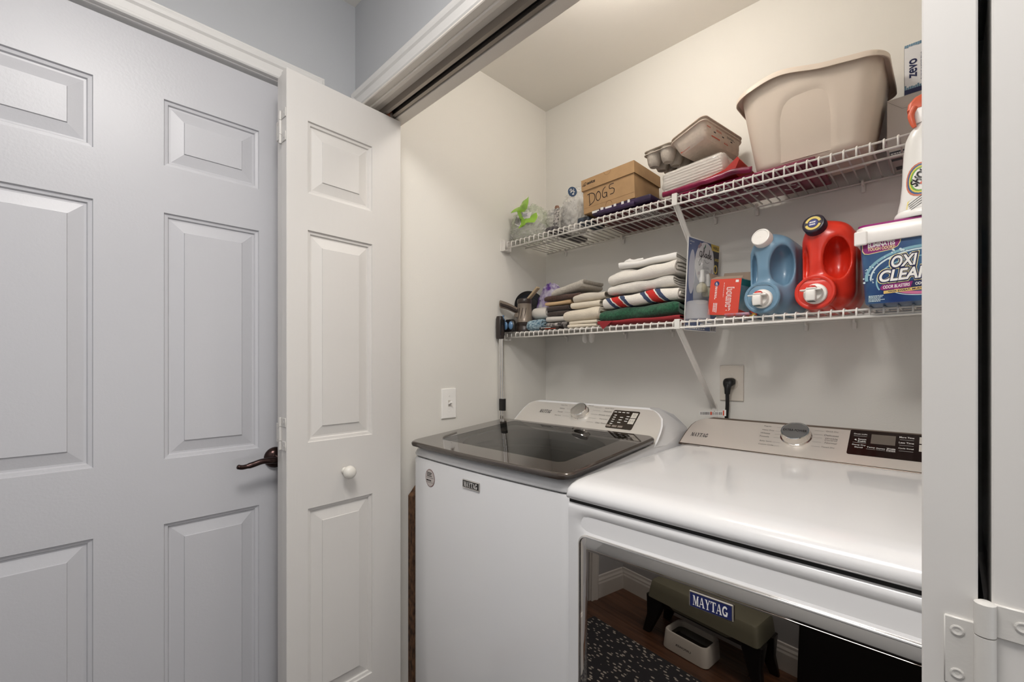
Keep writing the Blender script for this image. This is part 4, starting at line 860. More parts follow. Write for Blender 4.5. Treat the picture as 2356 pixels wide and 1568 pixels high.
# detergent jugs ---------------------------------------------------------------
def jug(label, xc, xs, m, w, top, capm, capr, ring):
    """body outline from smooth solids: rounded body, sunken grips either side of a spine, neck and tap boss"""
    y0 = 1.362; z0 = TB+.0005
    root = thing('detergent_jug', label, 'detergent jug', (xc, 1.46, TB))
    cap0 = np.array((xs-.001, 1.353, z0+top-.012)); nd = np.array((-.12,-.93,.24)); nd /= np.linalg.norm(nd)
    def sdf(X, Y, Z):
        b = sbox(X, Y, Z, (xc,1.462,z0+top/2), (w,.10,top/2), .050)
        b = smin(b, sbox(X, Y, Z, (xc,1.50,z0+top*.46), (w+.002,.080,top*.46), .045), .02)
        neck = scap(X, Y, Z, tuple(cap0-nd*.085), tuple(cap0-nd*.034), .034, .021)
        b = smin(b, neck, .022)
        b = smax(b, -sell(X, Y, Z, (xs-.0265, 1.379, z0+.122), (.0110,.032,.050)), .006)
        b = smax(b, -sell(X, Y, Z, (xs+.042, 1.386, z0+.130), (.0275,.040,.056)), .010)
        boss = scyl(X, Y, Z, (xs+.002,1.348,z0+.045), (xs+.002,1.46,z0+.045), .0435)-.0015
        b = smin(b, boss, .012)
        cut = sell(X, Y, Z, (xs,1.352,z0+.097), (.07,.010,.016)); b = smax(b, -cut, .012)
        b = smax(b, z0-Z, .004)
        return b
    g = surfnet(sdf, (xc-w-.02, 1.325, z0-.008), (xc+w+.02, 1.60, z0+top+.05), .0034)
    body = part(root, 'bottle', g, m, True)
    cm = axis(Vector(cap0-nd*.018), nd)
    cp = part(root, 'cap', xf(lathe([(capr,0),(capr,.020),(capr-.0015,.023),(capr-.004,.0238),(capr-.005,.0228),(.001,.0226)], 36, True, False), cm), capm, 40)
    if ring:
        CF = Face(Vector(cap0-nd*.018)+Vector(nd)*.0228, Vector((1,0,0)) - Vector(nd)*nd[0], Vector(nd).cross(Vector((1,0,0))))
        CF.u = CF.n.cross(CF.r) if False else Vector(nd).cross(CF.r).normalized(); CF.n = Vector(nd)
        decal(cp, 'cap_print', CF, STROKE(ARC(0,0,capr*.60,capr*.60,20,160,14), capr*.22)+STROKE(ARC(0,0,capr*.60,capr*.60,200,340,14), capr*.22), mat('cap_yellow', (214,190,96), .4), h=.0006)
        decal(cp, 'cap_print', CF, [EL(0,0,capr*.42,capr*.42)], mat('cap_blue', (34,44,120), .4), h=.0007)
        decal(cp, 'cap_print', CF, LINES(-capr*.3,capr*.3,-capr*.25,capr*.25,2,RNG), PRINTW, h=.001)
    # boss rim and tap
    ty = 1.3465
    part(root, 'boss_rim', xf(lathe([(.0415,0),(.0425,.0016),(.0395,.0022),(.036,.0012)], 40, False, False), axis((xs+.002,ty,z0+.045),(0,-1,0))), m, 40)
    WT = mat('tap_white', (236,232,226), .3)
    tp = part(root, 'tap', fixn(join(xf(lathe([(.026,0),(.026,.004),(.024,.007),(.019,.008),(.018,.016),(.016,.018)], 32), axis((xs+.004,ty,z0+.040),(0,-1,0))),
        box(xs-.012,xs+.010,ty-.036,ty-.006,z0+.020,z0+.048,.004,3))), WT, 40)
    part(tp, 'tap_lever', fixn(join(box(xs-.024,xs+.022,ty-.034,ty-.012,z0+.046,z0+.0495,.0015,2), box(xs-.010,xs+.012,ty-.036,ty-.008,z0+.049,z0+.053,.002,2))), WT, 40)
    part(tp, 'tap_button', xf(lathe([(.0105,0),(.010,.004),(.007,.0065),(.001,.0078)], 20), axis((xs,ty-.022,z0+.052),(0,0,1))), mat('button_red', (200,52,44), .35), 50)
    part(tp, 'tap_mouth', box(xs-.008,xs+.006,ty-.033,ty-.010,z0+.0188,z0+.0203), mat('mouth_dark', (70,88,84), .5))
    if not ring:
        SFc = Face((xc+w+.0033,1.50,z0+.13), (0,1,0), (0,0,1))
        decal(root, 'label', SFc, [RR(-.045,.055,-.07,.055,.01)], mat('label_slate', (70,92,116), .35), h=.0008); decal(root, 'label', SFc, LINES(-.03,.04,-.05,.04,4,RNG), PRINTW, h=.0012)
    return root
JB = mat('plastic_slate_blue', (112,146,170), .32, coat=.15); JR = mat('plastic_orange_red', (216,50,30), .30, coat=.15)
jug('slate blue laundry detergent jug with white cap and tap', -.357, -.371, JB, .057, .222, mat('cap_white', (236,232,226), .35), .0245, False)
jug('orange-red laundry detergent jug with dark cap', -.228, -.249, JR, .058, .232, mat('cap_dark_purple', (38,28,44), .3), .0255, True)

# oxygen cleaner tub -----------------------------------------------------------------
K = .949
TX0, TX1, TY0, TY1 = -.152, .056, 1.302, 1.495
ox = thing('cleaner_tub', 'blue oxi clean tub with white lid at the right end of the shelf', 'tub', (-.05,1.47,TB))
OXB = mat('tub_blue', (34,58,116), .3, col2=(74,116,150), vscale=7)
tubr = lambda e, z: rr_ring(TX0+e, TX1-e, TY0+e*.6, TY1-e, .018, z, 6)
part(ox, 'tub', fixn(loft([tubr(.011,TB+.0005*K), tubr(.009,TB+.003*K), tubr(0,TB+.150*K), tubr(0,TB+.156*K)])), OXB, 40)
ld = part(ox, 'lid', fixn(loft([rr_ring(TX0-.006,TX1+.006,TY0-.008,TY1+.004,.020,z,6) if k == 0 else rr_ring(TX0-.006+k,TX1+.006-k,TY0-.008+k,TY1+.004-k,.020,z,6) for z, k in ((TB+.146*K,.001),(TB+.148*K,0),(TB+.183*K,0),(TB+.186*K,.002))])), mat('lid_white', (238,234,230), .3), 40)
part(ox, 'lid_latch', box(TX0-.008,TX0+.016,TY0-.012,TY0-.004,TB+.142*K,TB+.176*K,.003,2), MATS['lid_white'])
part(ox, 'lid_top', fixn(loft([rr_ring(TX0-.003,TX1+.003,TY0-.005,TY1+.002,.018,z,6) for z in (TB+.1855*K,TB+.191*K)])), mat('lid_magenta', (150,20,112), .3), 40)
oup = Vector((0,-.0054,.1525)).normalized()
OF = Face((TX0,TY0+.0054,TB+.0005), (1,0,0), oup, K)
MG = mat('label_magenta', (140,24,110), .4); CY = mat('label_aqua', (132,178,192), .4); CY2 = mat('label_ice', (206,224,228), .4); YL = mat('label_cream', (240,226,160), .4); PK = mat('label_pink', (200,110,150), .4); NV2 = mat('label_navy', (22,28,76), .4)
decal(ox, 'label_flash', OF, [[(.006,.149),(.006,.128),(.010,.121),(.018,.119),(.06,.124),(.072,.130),(.077,.140),(.078,.149)]], YL, h=.0006)
decal(ox, 'label_flash', OF, [[(.0075,.149),(.0075,.129),(.011,.1225),(.018,.1205),(.06,.1255),(.071,.131),(.0755,.140),(.0765,.149)]], MG, h=.0008)
decal(ox, 'lettering', OF, TXT('ELIMINATES', .050, .0105, bold=.03), PRINTW, h=.0011, at=(.042,.1405)); decal(ox, 'lettering', OF, TXT('TOUGH ODORS!', .050, .0075, bold=.02), YL, h=.0011, at=(.042,.1305))
decal(ox, 'label_swirl', OF, STROKE(ARC(.112,.062,.098,.062,40,185,26), .006), CY, h=.0005); decal(ox, 'label_swirl', OF, STROKE(ARC(.112,.058,.090,.060,50,180,26), .0035), CY2, h=.0006); decal(ox, 'label_swirl', OF, STROKE(ARC(.115,.050,.082,.052,70,200,22), .003), CY, h=.0005)
decal(ox, 'label_bubbles', OF, [EL(.112+(.096+RNG.uniform(-.012,.012))*math.cos(t), .060+(.060+RNG.uniform(-.010,.012))*math.sin(t), q, q, 9) for t, q in ((RNG.uniform(.9,3.3), RNG.choice((.0009,.0012,.0016,.0024))) for _ in range(46))], CY2, h=.0008)
decal(ox, 'label_swirl', OF, STROKE(ARC(.120,.034,.052,.016,190,350,20), .007), PK, h=.0005); decal(ox, 'label_swirl', OF, STROKE(ARC(.120,.030,.058,.017,195,350,20), .0016), CY2, h=.0007)
def outlined(txt, w, h_, at, rot, shear):
    decal(ox, 'lettering', OF, TXT(txt, w+.009, h_+.009, bold=.10, shear=shear), YL, h=.0010, at=at, rot=rot); decal(ox, 'lettering', OF, TXT(txt, w+.006, h_+.006, bold=.085, shear=shear), NV2, h=.0013, at=at, rot=rot); decal(ox, 'lettering', OF, TXT(txt, w, h_, bold=.03, shear=shear), PRINTW, h=.0016, at=at, rot=rot)
outlined('OXI', .046, .027, (.083,.095), .03, .25); outlined('CLEAN', .094, .027, (.085,.064), .03, .25)
decal(ox, 'label_band', OF, [[(.046,.040),(.050,.0455),(.20,.052),(.20,.037),(.05,.031),(.046,.034)]], NV2, h=.0009); decal(ox, 'label_band', OF, [[(.040,.0375),(.044,.043),(.098,.0455),(.094,.0325),(.044,.030),(.040,.033)]], MG, h=.0011)
decal(ox, 'lettering', OF, TXT('ODOR BLASTERS', .048, .0075, bold=.02, shear=.2), PRINTW, h=.0014, at=(.069,.0378), rot=.04); decal(ox, 'lettering', OF, TXT('VERSATILE', .032, .0045, bold=.02), PRINTW, h=.0014, at=(.128,.0475), rot=.04); decal(ox, 'lettering', OF, TXT('ODOR & STAIN REMOVER', .076, .0065, bold=.02), PRINTW, h=.0014, at=(.140,.0405), rot=.04)
decal(ox, 'label_band', OF, [[(.046,.0285),(.20,.0365),(.20,.029),(.046,.0215)]], mat('label_gold', (222,188,110), .4), h=.0009); decal(ox, 'lettering', OF, TXT('*FOR SWEAT, MUSTY TOWELS & BODY ODOR', .140, .0048, bold=.02), NV2, h=.0013, at=(.124,.0288), rot=.05)
decal(ox, 'fine_print', OF, LINES(.018,.048,.004,.020,5,RNG), CY2, h=.0008); decal(ox, 'lettering', OF, TXT('5 LB', .024, .0075), PRINTW, h=.0008, at=(.138,.008))
# stain spray bottle on the tub --------------------------------------------------------
sh = thing('stain_spray_bottle', 'white shout stain remover bottle with orange trigger on the tub lid', 'spray bottle', (-.032,1.316,TB+.1915*K))
SZ = TB+.1915*K
def ering(cx, cy, a, b, z, n=28): return [(cx+a*math.cos(2*math.pi*i/n), cy+b*.7*math.sin(2*math.pi*i/n), z) for i in range(n)]
SBT = mat('spray_white', (236,234,230), .25)
part(sh, 'bottle', fixn(loft([ering(-.032,1.316,a,b,SZ+z) for z, a, b in ((0.0003,.050,.032),(.004,.054,.034),(.020,.053,.034),(.040,.049,.032),(.075,.046,.031),(.11,.045,.030),(.145,.043,.028),(.170,.040,.026),(.19,.032,.022),(.200,.022,.018),(.206,.019,.017))])), SBT, 60)
part(sh, 'foot_ring', fixn(loft([ering(-.032,1.316,a,b,SZ+z) for z, a, b in ((0.0002,.057,.036),(.003,.060,.038),(.010,.058,.037),(.016,.0535,.0345))], False, False)), SBT, 60)
ORG_ = mat('trigger_orange', (226,104,72), .35)
hdz = part(sh, 'spray_head', fixn(loft([[(-.032+a, 1.316+b*.55, SZ+z) for a, b in rrect(w,d,.010,5)] for z, w, d in ((.204,.046,.040),(.225,.052,.042),(.238,.060,.040))])), mat('head_clear_white', (240,236,232), .2), 50)
part(hdz, 'head_cap', fixn(loft([[(-.032+a-dx, 1.316+b*.55, SZ+z) for a, b in rrect(w,d,.010,5)] for z, w, d, dx in ((.236,.068,.044,.003),(.250,.066,.042,.002),(.262,.050,.034,0),(.267,.03,.02,0))])), ORG_, 50)
part(hdz, 'trigger', tube(bez([(-.056,1.308,SZ+.240),(-.062,1.306,SZ+.225),(-.060,1.304,SZ+.208),(-.056,1.304,SZ+.195)], 4), [.007,.007,.0065,.006,.006,.006,.0055,.0055,.005,.005,.0045,.004,.0035], 10), ORG_, 60)
# label wrapped on the front of the bottle: pieces follow the ellipse
def wrap(name, polys, m, off):
    V = []; Fc = []
    for pl in polys:
        idx = []
        for a, z in pl:
            t = -math.pi/2+a/.044; zz = max(0,min(.2,z)); A = .0004+np.interp(zz,[0,.02,.04,.075,.11,.145,.17,.19],[.054,.053,.049,.046,.045,.043,.040,.032])+off; B = np.interp(zz,[0,.02,.04,.075,.11,.145,.17,.19],[.034,.034,.032,.031,.030,.028,.026,.022])+off
            idx.append(len(V)); V.append((-.032+A*math.cos(t), 1.316+B*.7*math.sin(t), SZ+z))
        Fc.append(idx)
    return part(sh, name, (V, Fc), m)
for k, (c, e) in enumerate((((206,120,92),.0), ((70,96,140),.0035), ((226,206,84),.007), ((120,170,70),.010), ((240,236,230),.0135))):
    wrap('label_rainbow', STROKE(ARC(-.012,.078,.027-e,.034-e,75,285,16), .0045), mat('rainbow_%s' % 'abcde'[k], c, .4), .0006+k*.0002)
TXs = TXT('SHOUT', .052, .017, bold=.03, shear=.3); a_ = math.radians(58)
wrap('lettering', [[(TXs[0][i][0]*math.cos(a_)-TXs[0][i][1]*math.sin(a_)-.012, TXs[0][i][0]*math.sin(a_)+TXs[0][i][1]*math.cos(a_)+.088) for i in f] for f in TXs[1]], BLACKP, .0022)
wrap('label_red', STROKE([(-.010,.068),(.004,.088),(.014,.108)], .008), MATS['warning_red'], .0018)
wrap('label_yellow', [[(-.034,.018),(.02,.020),(.02,.062),(-.01,.048),(-.034,.034)]], mat('label_soft_yellow', (232,214,130), .4), .0008)
for q in range(4): wrap('fine_print', STROKE([(-.031+q*.002,.027-q*.004),(-.014+q*.002,.040-q*.004),(.004+q*.002,.053-q*.004)], .0011), INK, .0014)
# ================================================================== UPPER SHELF
# thin film bags -------------------------------------------------------------------
FILMW = film('film_clear', (240,238,234), .30, .06); FILMG = film('film_green_tint', (222,230,206), .34, .06); LIME = film('film_lime', (146,200,30), .88, .2)
gb = thing('produce_bag', 'crumpled plastic bag with lime green print in the shelf corner', 'bag', (-1.31,1.43,TT))
part(gb, 'film', blob((-1.292,1.425,1.822), (.070,.056,.072), 51, .26, 3.2, 5, TT+.001), FILMG, True)
part(gb, 'film', blob((-1.278,1.395,1.790), (.068,.038,.030), 52, .30, 3.6, 5, TT+.001), FILMW, True)
def sheet(pts, nu, nv, seed, amp, s=30):
    """crumpled patch over a bilinear quad"""
    P = [Vector(p) for p in pts]; V = []
    for i in range(nu+1):
        for j in range(nv+1):
            u, v = i/nu, j/nv; p = (P[0]*(1-u)+P[1]*u)*(1-v)+(P[3]*(1-u)+P[2]*u)*v; k = amp*nz(p,s,seed); V.append((p.x+k*.6, p.y+k, p.z+amp*.8*nz(p,s,seed+3)))
    return V, [[i*(nv+1)+j, (i+1)*(nv+1)+j, (i+1)*(nv+1)+j+1, i*(nv+1)+j+1] for i in range(nu) for j in range(nv)]
part(gb, 'green_print', sheet([(-1.352,1.368,1.882),(-1.246,1.350,1.866),(-1.240,1.362,1.922),(-1.322,1.374,1.902)], 10, 8, 53, .014), LIME, True)
part(gb, 'green_print', sheet([(-1.302,1.350,1.876),(-1.282,1.346,1.874),(-1.244,1.342,1.806),(-1.270,1.342,1.800)], 8, 6, 54, .006), LIME, True)
part(gb, 'green_print', sheet([(-1.285,1.344,1.800),(-1.192,1.346,1.806),(-1.196,1.350,1.842),(-1.255,1.346,1.834)], 8, 6, 55, .012), LIME, True)
lbp = part(gb, 'barcode_label', sheet([(-1.318,1.352,1.824),(-1.283,1.348,1.803),(-1.270,1.350,1.838),(-1.302,1.354,1.858)], 4, 4, 56, .002), PRINTW, True)
BB = Face((-1.2935,1.3475,1.831), (.035,-.003,-.020), (.016,.002,.034))
decal(lbp, 'barcode', BB, [R2(-.017+i*.0042,-.017+i*.0042+RNG.uniform(.0014,.0028),-.013,.013) for i in range(9)], INK, h=.0018)
lb2 = part(gb, 'barcode_label', sheet([(-1.278,1.350,1.836),(-1.225,1.346,1.828),(-1.218,1.350,1.852),(-1.270,1.354,1.862)], 4, 4, 57, .002), PRINTW, True)
BB2 = Face((-1.248,1.3455,1.845), (.052,-.003,-.008), (.008,.003,.025))
decal(lb2, 'print', BB2, LINES(-.021,.021,-.007,.008,3,RNG), mat('print_violet', (92,88,120), .5), h=.0018)
cb = thing('clear_bag', 'clear ribbed plastic bag lying beside the green-printed bag', 'bag', (-1.19,1.45,TT))
part(cb, 'film', blob((-1.185,1.478,1.838), (.054,.042,.042), 61, .24, 3.2, 5), FILMW, True)
part(cb, 'film', blob((-1.180,1.470,1.795), (.044,.040,.033), 62, .22, 2.4, 4, TT+.001), FILMW, True)
part(cb, 'print', sheet([(-1.195,1.434,1.850),(-1.165,1.432,1.848),(-1.163,1.438,1.862),(-1.195,1.440,1.864)], 5, 3, 63, .002), mat('print_dim', (150,148,150), .4, col2=(96,94,100), vscale=120), True)
bb = thing('bread_bag', 'upright clear plastic bag with round blue emblem near its top', 'bag', (-1.09,1.46,TT))
part(bb, 'film', blob((-1.082,1.466,1.842), (.054,.042,.084), 71, .18, 3.0, 5, TT+.001), FILMW, True)
part(bb, 'film', blob((-1.080,1.458,1.815), (.048,.036,.058), 72, .28, 3.6, 5, TT+.001), FILMW, True)
EMF = Face((-1.064,1.420,1.912), (1,.25,0), (0,-.35,.94))
em = decal(bb, 'emblem', EMF, [EL(0,0,.0185,.0185)], mat('emblem_slate', (62,86,118), .4), h=.003)
decal(em, 'lettering', EMF, STROKE(ARC(-.004,.007,.004,.004,0,360,10), .0024)+STROKE([(-.008,-.002),(.002,.003),(.010,-.002)], .0028)+STROKE([(.004,-.011),(.008,.010)], .0024)+[EL(.001,-.009,.004,.003,8)], PRINTW, h=.0036)
sp = thing('speckled_pouch', 'white pouch with black specks and brown cap between the clear bags', 'pouch', (-1.135,1.40,TT))
part(sp, 'pouch', fixn(loft([[(-1.137+a*w+z*.10,1.404+b,TT+.022+z) for a, b in rrect(.024,.014,.006,4)] for z, w in ((0,.8),(.01,1),(.05,1),(.075,.8))])), mat('speckle', (214,208,202), .6, col2=(60,56,58), vscale=160), 50)
part(sp, 'pouch_cap', fixn(loft([[(-1.1295+a*w,1.404+b,TT+.0965+z) for a, b in rrect(.020,.013,.006,4)] for z, w in ((0,.9),(.006,1),(.012,.7))])), mat('cap_brown', (136,100,80), .5), 50)
GRYP = mat('grey_print_cloth', (110,104,104), .8, col2=(54,50,54), vscale=60, bump=.3, bscale=90)
solo('patterned_cloth', fixn(wob(box(-1.165,-1.115,1.372,1.60,TT+.001,TT+.021,.006,2), .002, 50)), GRYP, 'grey patterned cloth flat under the speckled pouch', 'cloth', (-1.14,1.49,TT), 60)
solo('patterned_cloth', fixn(wob(box(-1.02,-.965,1.385,1.50,TT+.001,TT+.030,.010,3), .006, 45)), mat('slate_print', (72,82,96), .7, col2=(34,38,48), vscale=50), 'dark slate cloth bunched under the shoe box corner', 'cloth', (-.99,1.44,TT), 60)
# flat shopping bags (their printed undersides show through the wires) ---------------
MAR = mat('bag_maroon', (104,16,24), .4, col2=(72,8,16), vscale=12); MAG = mat('bag_magenta', (150,18,72), .28, col2=(96,10,44), vscale=14, bump=.2, bscale=40); VIO = mat('bag_violet', (66,44,84), .4, col2=(40,28,54), vscale=14); RDB = mat('bag_scarlet', (186,44,34), .35)
mb = thing('shopping_bag', 'flat maroon shopping bag with white printed block under the shoe box', 'bag', (-.80,1.49,TT))
part(mb, 'bag', fixn(wob(box(-.945,-.625,1.385,1.612,TT+.0022,TT+.011,.002,2), .0008, 25)), MAR)
UF = Face((-.785,1.5,TT+.0014), (1,0,0), (0,-1,0))
decal(mb, 'print', UF, LINES(-.012,.085,-.055,.095,13,RNG), PRINTW, h=.0006, rot=.35)
vb = thing('shopping_bag', 'folded dark violet bag with white marks directly under the shoe box', 'bag', (-.83,1.47,TT+.013))
vbb = part(vb, 'bag', fixn(wob(box(-.935,-.705,1.366,1.58,TT+.014,TT+.034,.005,3), .003, 30)), VIO, 60)
part(vb, 'fold', fixn(wob(box(-.905,-.76,1.352,1.37,TT+.010,TT+.022,.003,2), .003, 40)), VIO, 60)
VF = Face((-.86,1.362,TT+.025), (1,0,0), (0,0,1))
for q in (R2(-.070,-.040,-.006,.002), R2(-.034,-.022,-.008,.007), R2(-.014,.012,-.010,.004), R2(.020,.030,-.004,.006), R2(.050,.060,-.003,.007), R2(.074,.083,-.003,.007)): decal(vbb, 'print', VF, [q], PRINTW, h=.004)
gbm = thing('shopping_bag', 'glossy magenta bag with white swirls under the napkin pack', 'bag', (-.46,1.49,TT))
part(gbm, 'bag', fixn(wob(box(-.612,-.250,1.372,1.60,TT+.0022,TT+.011,.003,2), .0012, 28)), MAG, 60)
part(gbm, 'rolled_edge', fixn(wob(tube(bez([(-.655,1.352,TT+.010),(-.60,1.350,TT+.012),(-.52,1.352,TT+.016),(-.45,1.360,TT+.024),(-.40,1.366,TT+.020)], 5), .0085, 10), .003, 40)), MAG, True)
UG = Face((-.43,1.49,TT+.0010), (1,0,0), (0,-1,0))
sw_ = []
for k in range(26):
    a, b, r = RNG.uniform(-.16,.12), RNG.uniform(-.07,.085), RNG.uniform(.008,.020); t0 = RNG.uniform(0,360)
    sw_ += STROKE(ARC(a,b,r,r*.6,t0,t0+RNG.uniform(120,260),9), .0055)
decal(gbm, 'print', UG, sw_, PRINTW, h=.0006)
rb = solo('shopping_bag', fixn(wob(extrude([(-.56,1.362,TT+.016),(-.545,1.36,TT+.022),(-.47,1.362,TT+.040),(-.436,1.364,TT+.068),(-.431,1.364,TT+.060),(-.446,1.364,TT+.024)], (0,.19,0)), .0015, 40)), RDB, 'scarlet folded bag sticking up between napkin pack and tan bin', 'bag', (-.49,1.45,TT+.013))
# shoe box ------------------------------------------------------------------------
KR = mat('kraft_card', (184,148,106), .75, bump=.12, bscale=90, var=.05, vscale=30)
sb = thing('shoe_box', 'kraft cardboard shoe box with DOGS handwritten on the front', 'shoe box', (-.876,1.475,1.797))
SM = Matrix.Translation((-.8765,1.380,1.797)) @ Matrix.Rotation(math.radians(-2.2),4,'Y')
part(sb, 'box', xf(box(-.106,.106,0,.185,0,.125,.001,1), SM), KR)
sl = part(sb, 'lid', xf(join(box(-.110,.110,-.004,.189,.1255,.1275), box(-.110,.110,-.004,-.0025,.086,.1255), box(-.110,.110,.1875,.189,.086,.1255), box(-.110,-.1085,-.0025,.1875,.086,.1255), box(.1085,.110,-.0025,.1875,.086,.1255)), SM), KR)
SF_ = Face(SM @ Vector((0,0,0)), SM.to_3x3() @ Vector((1,0,0)), SM.to_3x3() @ Vector((0,0,1)))
SL_ = Face(SM @ Vector((0,-.004,0)), SM.to_3x3() @ Vector((1,0,0)), SM.to_3x3() @ Vector((0,0,1)))
decal(sl, 'lettering', SL_, TXT('asics', .036, .011, bold=.035, shear=.25), BLACKP, h=.0004, at=(-.066,.110), label='dark asics logo')
decal(sl, 'emblem', SL_, script([(-.104,.103),(-.096,.112),(-.088,.115),(-.088,.108),(-.097,.104),(-.094,.110)], .0016)+script([(-.104,.106),(-.094,.103),(-.086,.110)], .0014), BLACKP, h=.0004)
MK = mat('marker_black', (34,26,30), .6)
dogs = script([(-.086,.068),(-.070,.070),(-.056,.062),(-.054,.046),(-.062,.034),(-.080,.026)], .0026)+script([(-.078,.069),(-.078,.048),(-.076,.028)], .0026)
dogs += script([(-.038,.066),(-.047,.060),(-.048,.042),(-.041,.034),(-.031,.040),(-.030,.056),(-.036,.066),(-.042,.066)], .0026)
dogs += script([(-.008,.074),(-.018,.066),(-.022,.048),(-.016,.038),(-.006,.040),(-.004,.052),(-.014,.053)], .0026)+script([(-.003,.053),(-.003,.036)], .0026)
dogs += script([(.026,.076),(.010,.075),(.009,.062),(.020,.061),(.028,.054),(.024,.042),(.011,.041)], .0026)
decal(sb, 'handwriting', SF_, dogs, MK, h=.0005, label='DOGS in black marker')
decal(sb, 'thumb_cut', SF_, STROKE(ARC(.004,.006,.013,.015,0,180,12), .0012)+STROKE([(-.105,.020),(.105,.020)], .0006), mat('kraft_dark', (120,86,56), .8), h=.0004)
decal(sl, 'thumb_cut', SL_, STROKE(ARC(.004,.1275,.014,.014,180,360,12), .0008), MATS['kraft_dark'], h=.0004)
# napkin pack ---------------------------------------------------------------------
npk = thing('napkin_pack', 'clear-wrapped pack of white napkins on the magenta bag', 'napkins', (-.57,1.45,TT+.024))
NM = Matrix.Translation((-.575,1.385,TT+.036)) @ Matrix.Rotation(math.radians(-3.5),4,'Y')
NW = mat('napkin_white', (236,230,222), .8, bump=.5, bscale=20, stretch=(1,1,18))
for k in range(7):
    part(npk, 'napkin_layer', xf(fixn(wob(box(-.094+.001*RNG.random(),.090,.006,.165,.003+k*.0090,.0112+k*.0090,.003,2), .0008, 40, k)), NM), NW, 60)
bm_ = box(-.104,.100,-.001,.175,-.001,.072,.022,4)
bm2 = bmesh.new(); vv = [bm2.verts.new(p) for p in bm_[0]]; [bm2.faces.new([vv[i] for i in q]) for q in bm_[1]]
bmesh.ops.subdivide_edges(bm2, edges=[e for e in bm2.edges if e.calc_length() > .02], cuts=6, use_grid_fill=True)
part(npk, 'wrapper', xf(wob(frombm(bm2), .004, 45), NM), film('film_wrap', (242,238,232), .35, .10), True)
# egg cartons ---------------------------------------------------------------------
PULP = mat('pulp_grey', (198,188,175), .95, bump=.7, bscale=160, var=.06, vscale=60); PULP2 = mat('pulp_lid', (216,201,186), .9, bump=.5, bscale=160, var=.05, vscale=60)
EC = Matrix.Translation((-.635,1.372,1.931)) @ Matrix.Rotation(math.radians(-8),4,'Z')
def egg_carton(label, dz, dx, detail):
    e = thing('egg_carton', label, 'egg carton', (-.62,1.48,1.88))
    M = EC @ Matrix.Translation((dx,0,dz))
    LMt = M @ Matrix.Rotation(math.radians(-17),4,'Y'); TMt = M @ Matrix.Rotation(math.radians(2),4,'Y')
    # tray: rim sheet with two rows of cups hanging below it
    tray = [fixn(extrude([(a-.056,b+.115,0) for a, b in rrect(.110,.234,.016,5)], (0,0,.0022)))]
    t_ = part(e, 'tray_rim', xf(tray[0], TMt), PULP)
    for r in range(5):
        for c in range(2):
            cxp, cyp = -.030-c*.052, .026+r*.0445
            part(t_, 'egg_cup', xf(fixn(lathe([(.0255,.0),(.0245,-.010),(.021,-.026),(.0155,-.037),(.0135,-.0385),(.0125,-.0365),(.004,-.0360)], 18, False, True)), TMt @ Matrix.Translation((cxp,cyp,0))), PULP, 50)
    lidr = lambda ins, z: [(a+.056, b+.115, z) for a, b in rrect(.112-2*ins, .236-2*ins, max(.018-ins*.4,.006), 6)]
    l_ = part(e, 'lid', xf(fixn(loft([lidr(-.006,.0022), lidr(-.006,0), lidr(0,0), lidr(.002,-.006), lidr(.010,-.040), lidr(.016,-.046)], False, True)), LMt), PULP2, 40)
    if detail:
        R_ = LMt.to_3x3(); so = LMt @ Vector((.112,.115,-.003)); su = R_ @ Vector((-.0095,0,-.034)); sr = R_ @ Vector((0,1,0))
        LFc = Face(so, sr, -su)
        red = MATS['warning_red']
        for a in (-.055,-.005,.048): decal(l_, 'window_hole', LFc, [R2(a-.006,a+.006,-.026,-.014)], DARK, h=.0012)
        decal(l_, 'print', LFc, LINES(-.100,-.078,-.012,-.006,1,RNG)+LINES(-.045,-.012,-.010,-.003,2,RNG)+LINES(.0,.03,-.036,-.024,2,RNG)+[R2(-.075,-.025,-.0335,-.030)], red, h=.0012)
        decal(l_, 'print', LFc, LINES(.02,.08,-.011,-.004,2,RNG), INK, h=.0012)
        EFc = Face(LMt @ Vector((.056,.0035,-.020)), R_ @ Vector((1,0,0)), R_ @ Vector((0,-.0095,.034)))
        decal(l_, 'print', EFc, LINES(-.035,-.012,-.018,-.010,2,RNG)+[R2(-.04,-.008,-.022,-.019)], red, h=.0015)
    return e
egg_carton('open grey egg carton with printed lid lying on the napkin pack', 0, 0, True)
egg_carton('second egg carton nested inside the printed one', .011, .001, False)
# tan bin ---------------------------------------------------------------------------
BIN = mat('bin_beige', (224,209,193), .42, bump=.06, bscale=120)
tb_ = thing('litter_pan', 'tall beige plastic bin with wavy rim on the upper shelf', 'bin', (-.275,1.48,TT+.0135))
PZ = TT+.0135
def bring(t, grow=0, dz=0):
    """ring of the flared bin at height fraction t, wavy at the rim"""
    e = t**.9; out = []
    x0, x1, y0, y1 = -.398-.036*e-grow, -.150+.034*e+grow, 1.388-.026*e-grow, 1.572+.038*e+grow
    rr_ = rrect(x1-x0, y1-y0, .034+.012*e, 9); c = len(rr_)//4; pts = []
    for i, p in enumerate(rr_):
        q = rr_[(i+1) % len(rr_)]; k = 22 if i % c == c-1 else 1
        pts += [(p[0]+(q[0]-p[0])*j/k, p[1]+(q[1]-p[1])*j/k) for j in range(k)]
    for a, b in pts:
        x, y = a+(x0+x1)/2, b+(y0+y1)/2; ztop = 1.984+.031*math.exp(-((x+.335)/.085)**2)-.012*max(0,(x+.2)/.1)
        z = PZ+.0006+(ztop-PZ)*t
        if y < (y0+y1)/2-.06 and grow == 0:      # pressed arch on the front wall
            kx = (x+.276)/.062; kz = (z-1.83)/.125; ins = 1-abs(kx)**4-max(0,kz)**4
            if ins > 0: y += .0065*min(1, ins*2)
        out.append((x, y, z+dz))
    return out
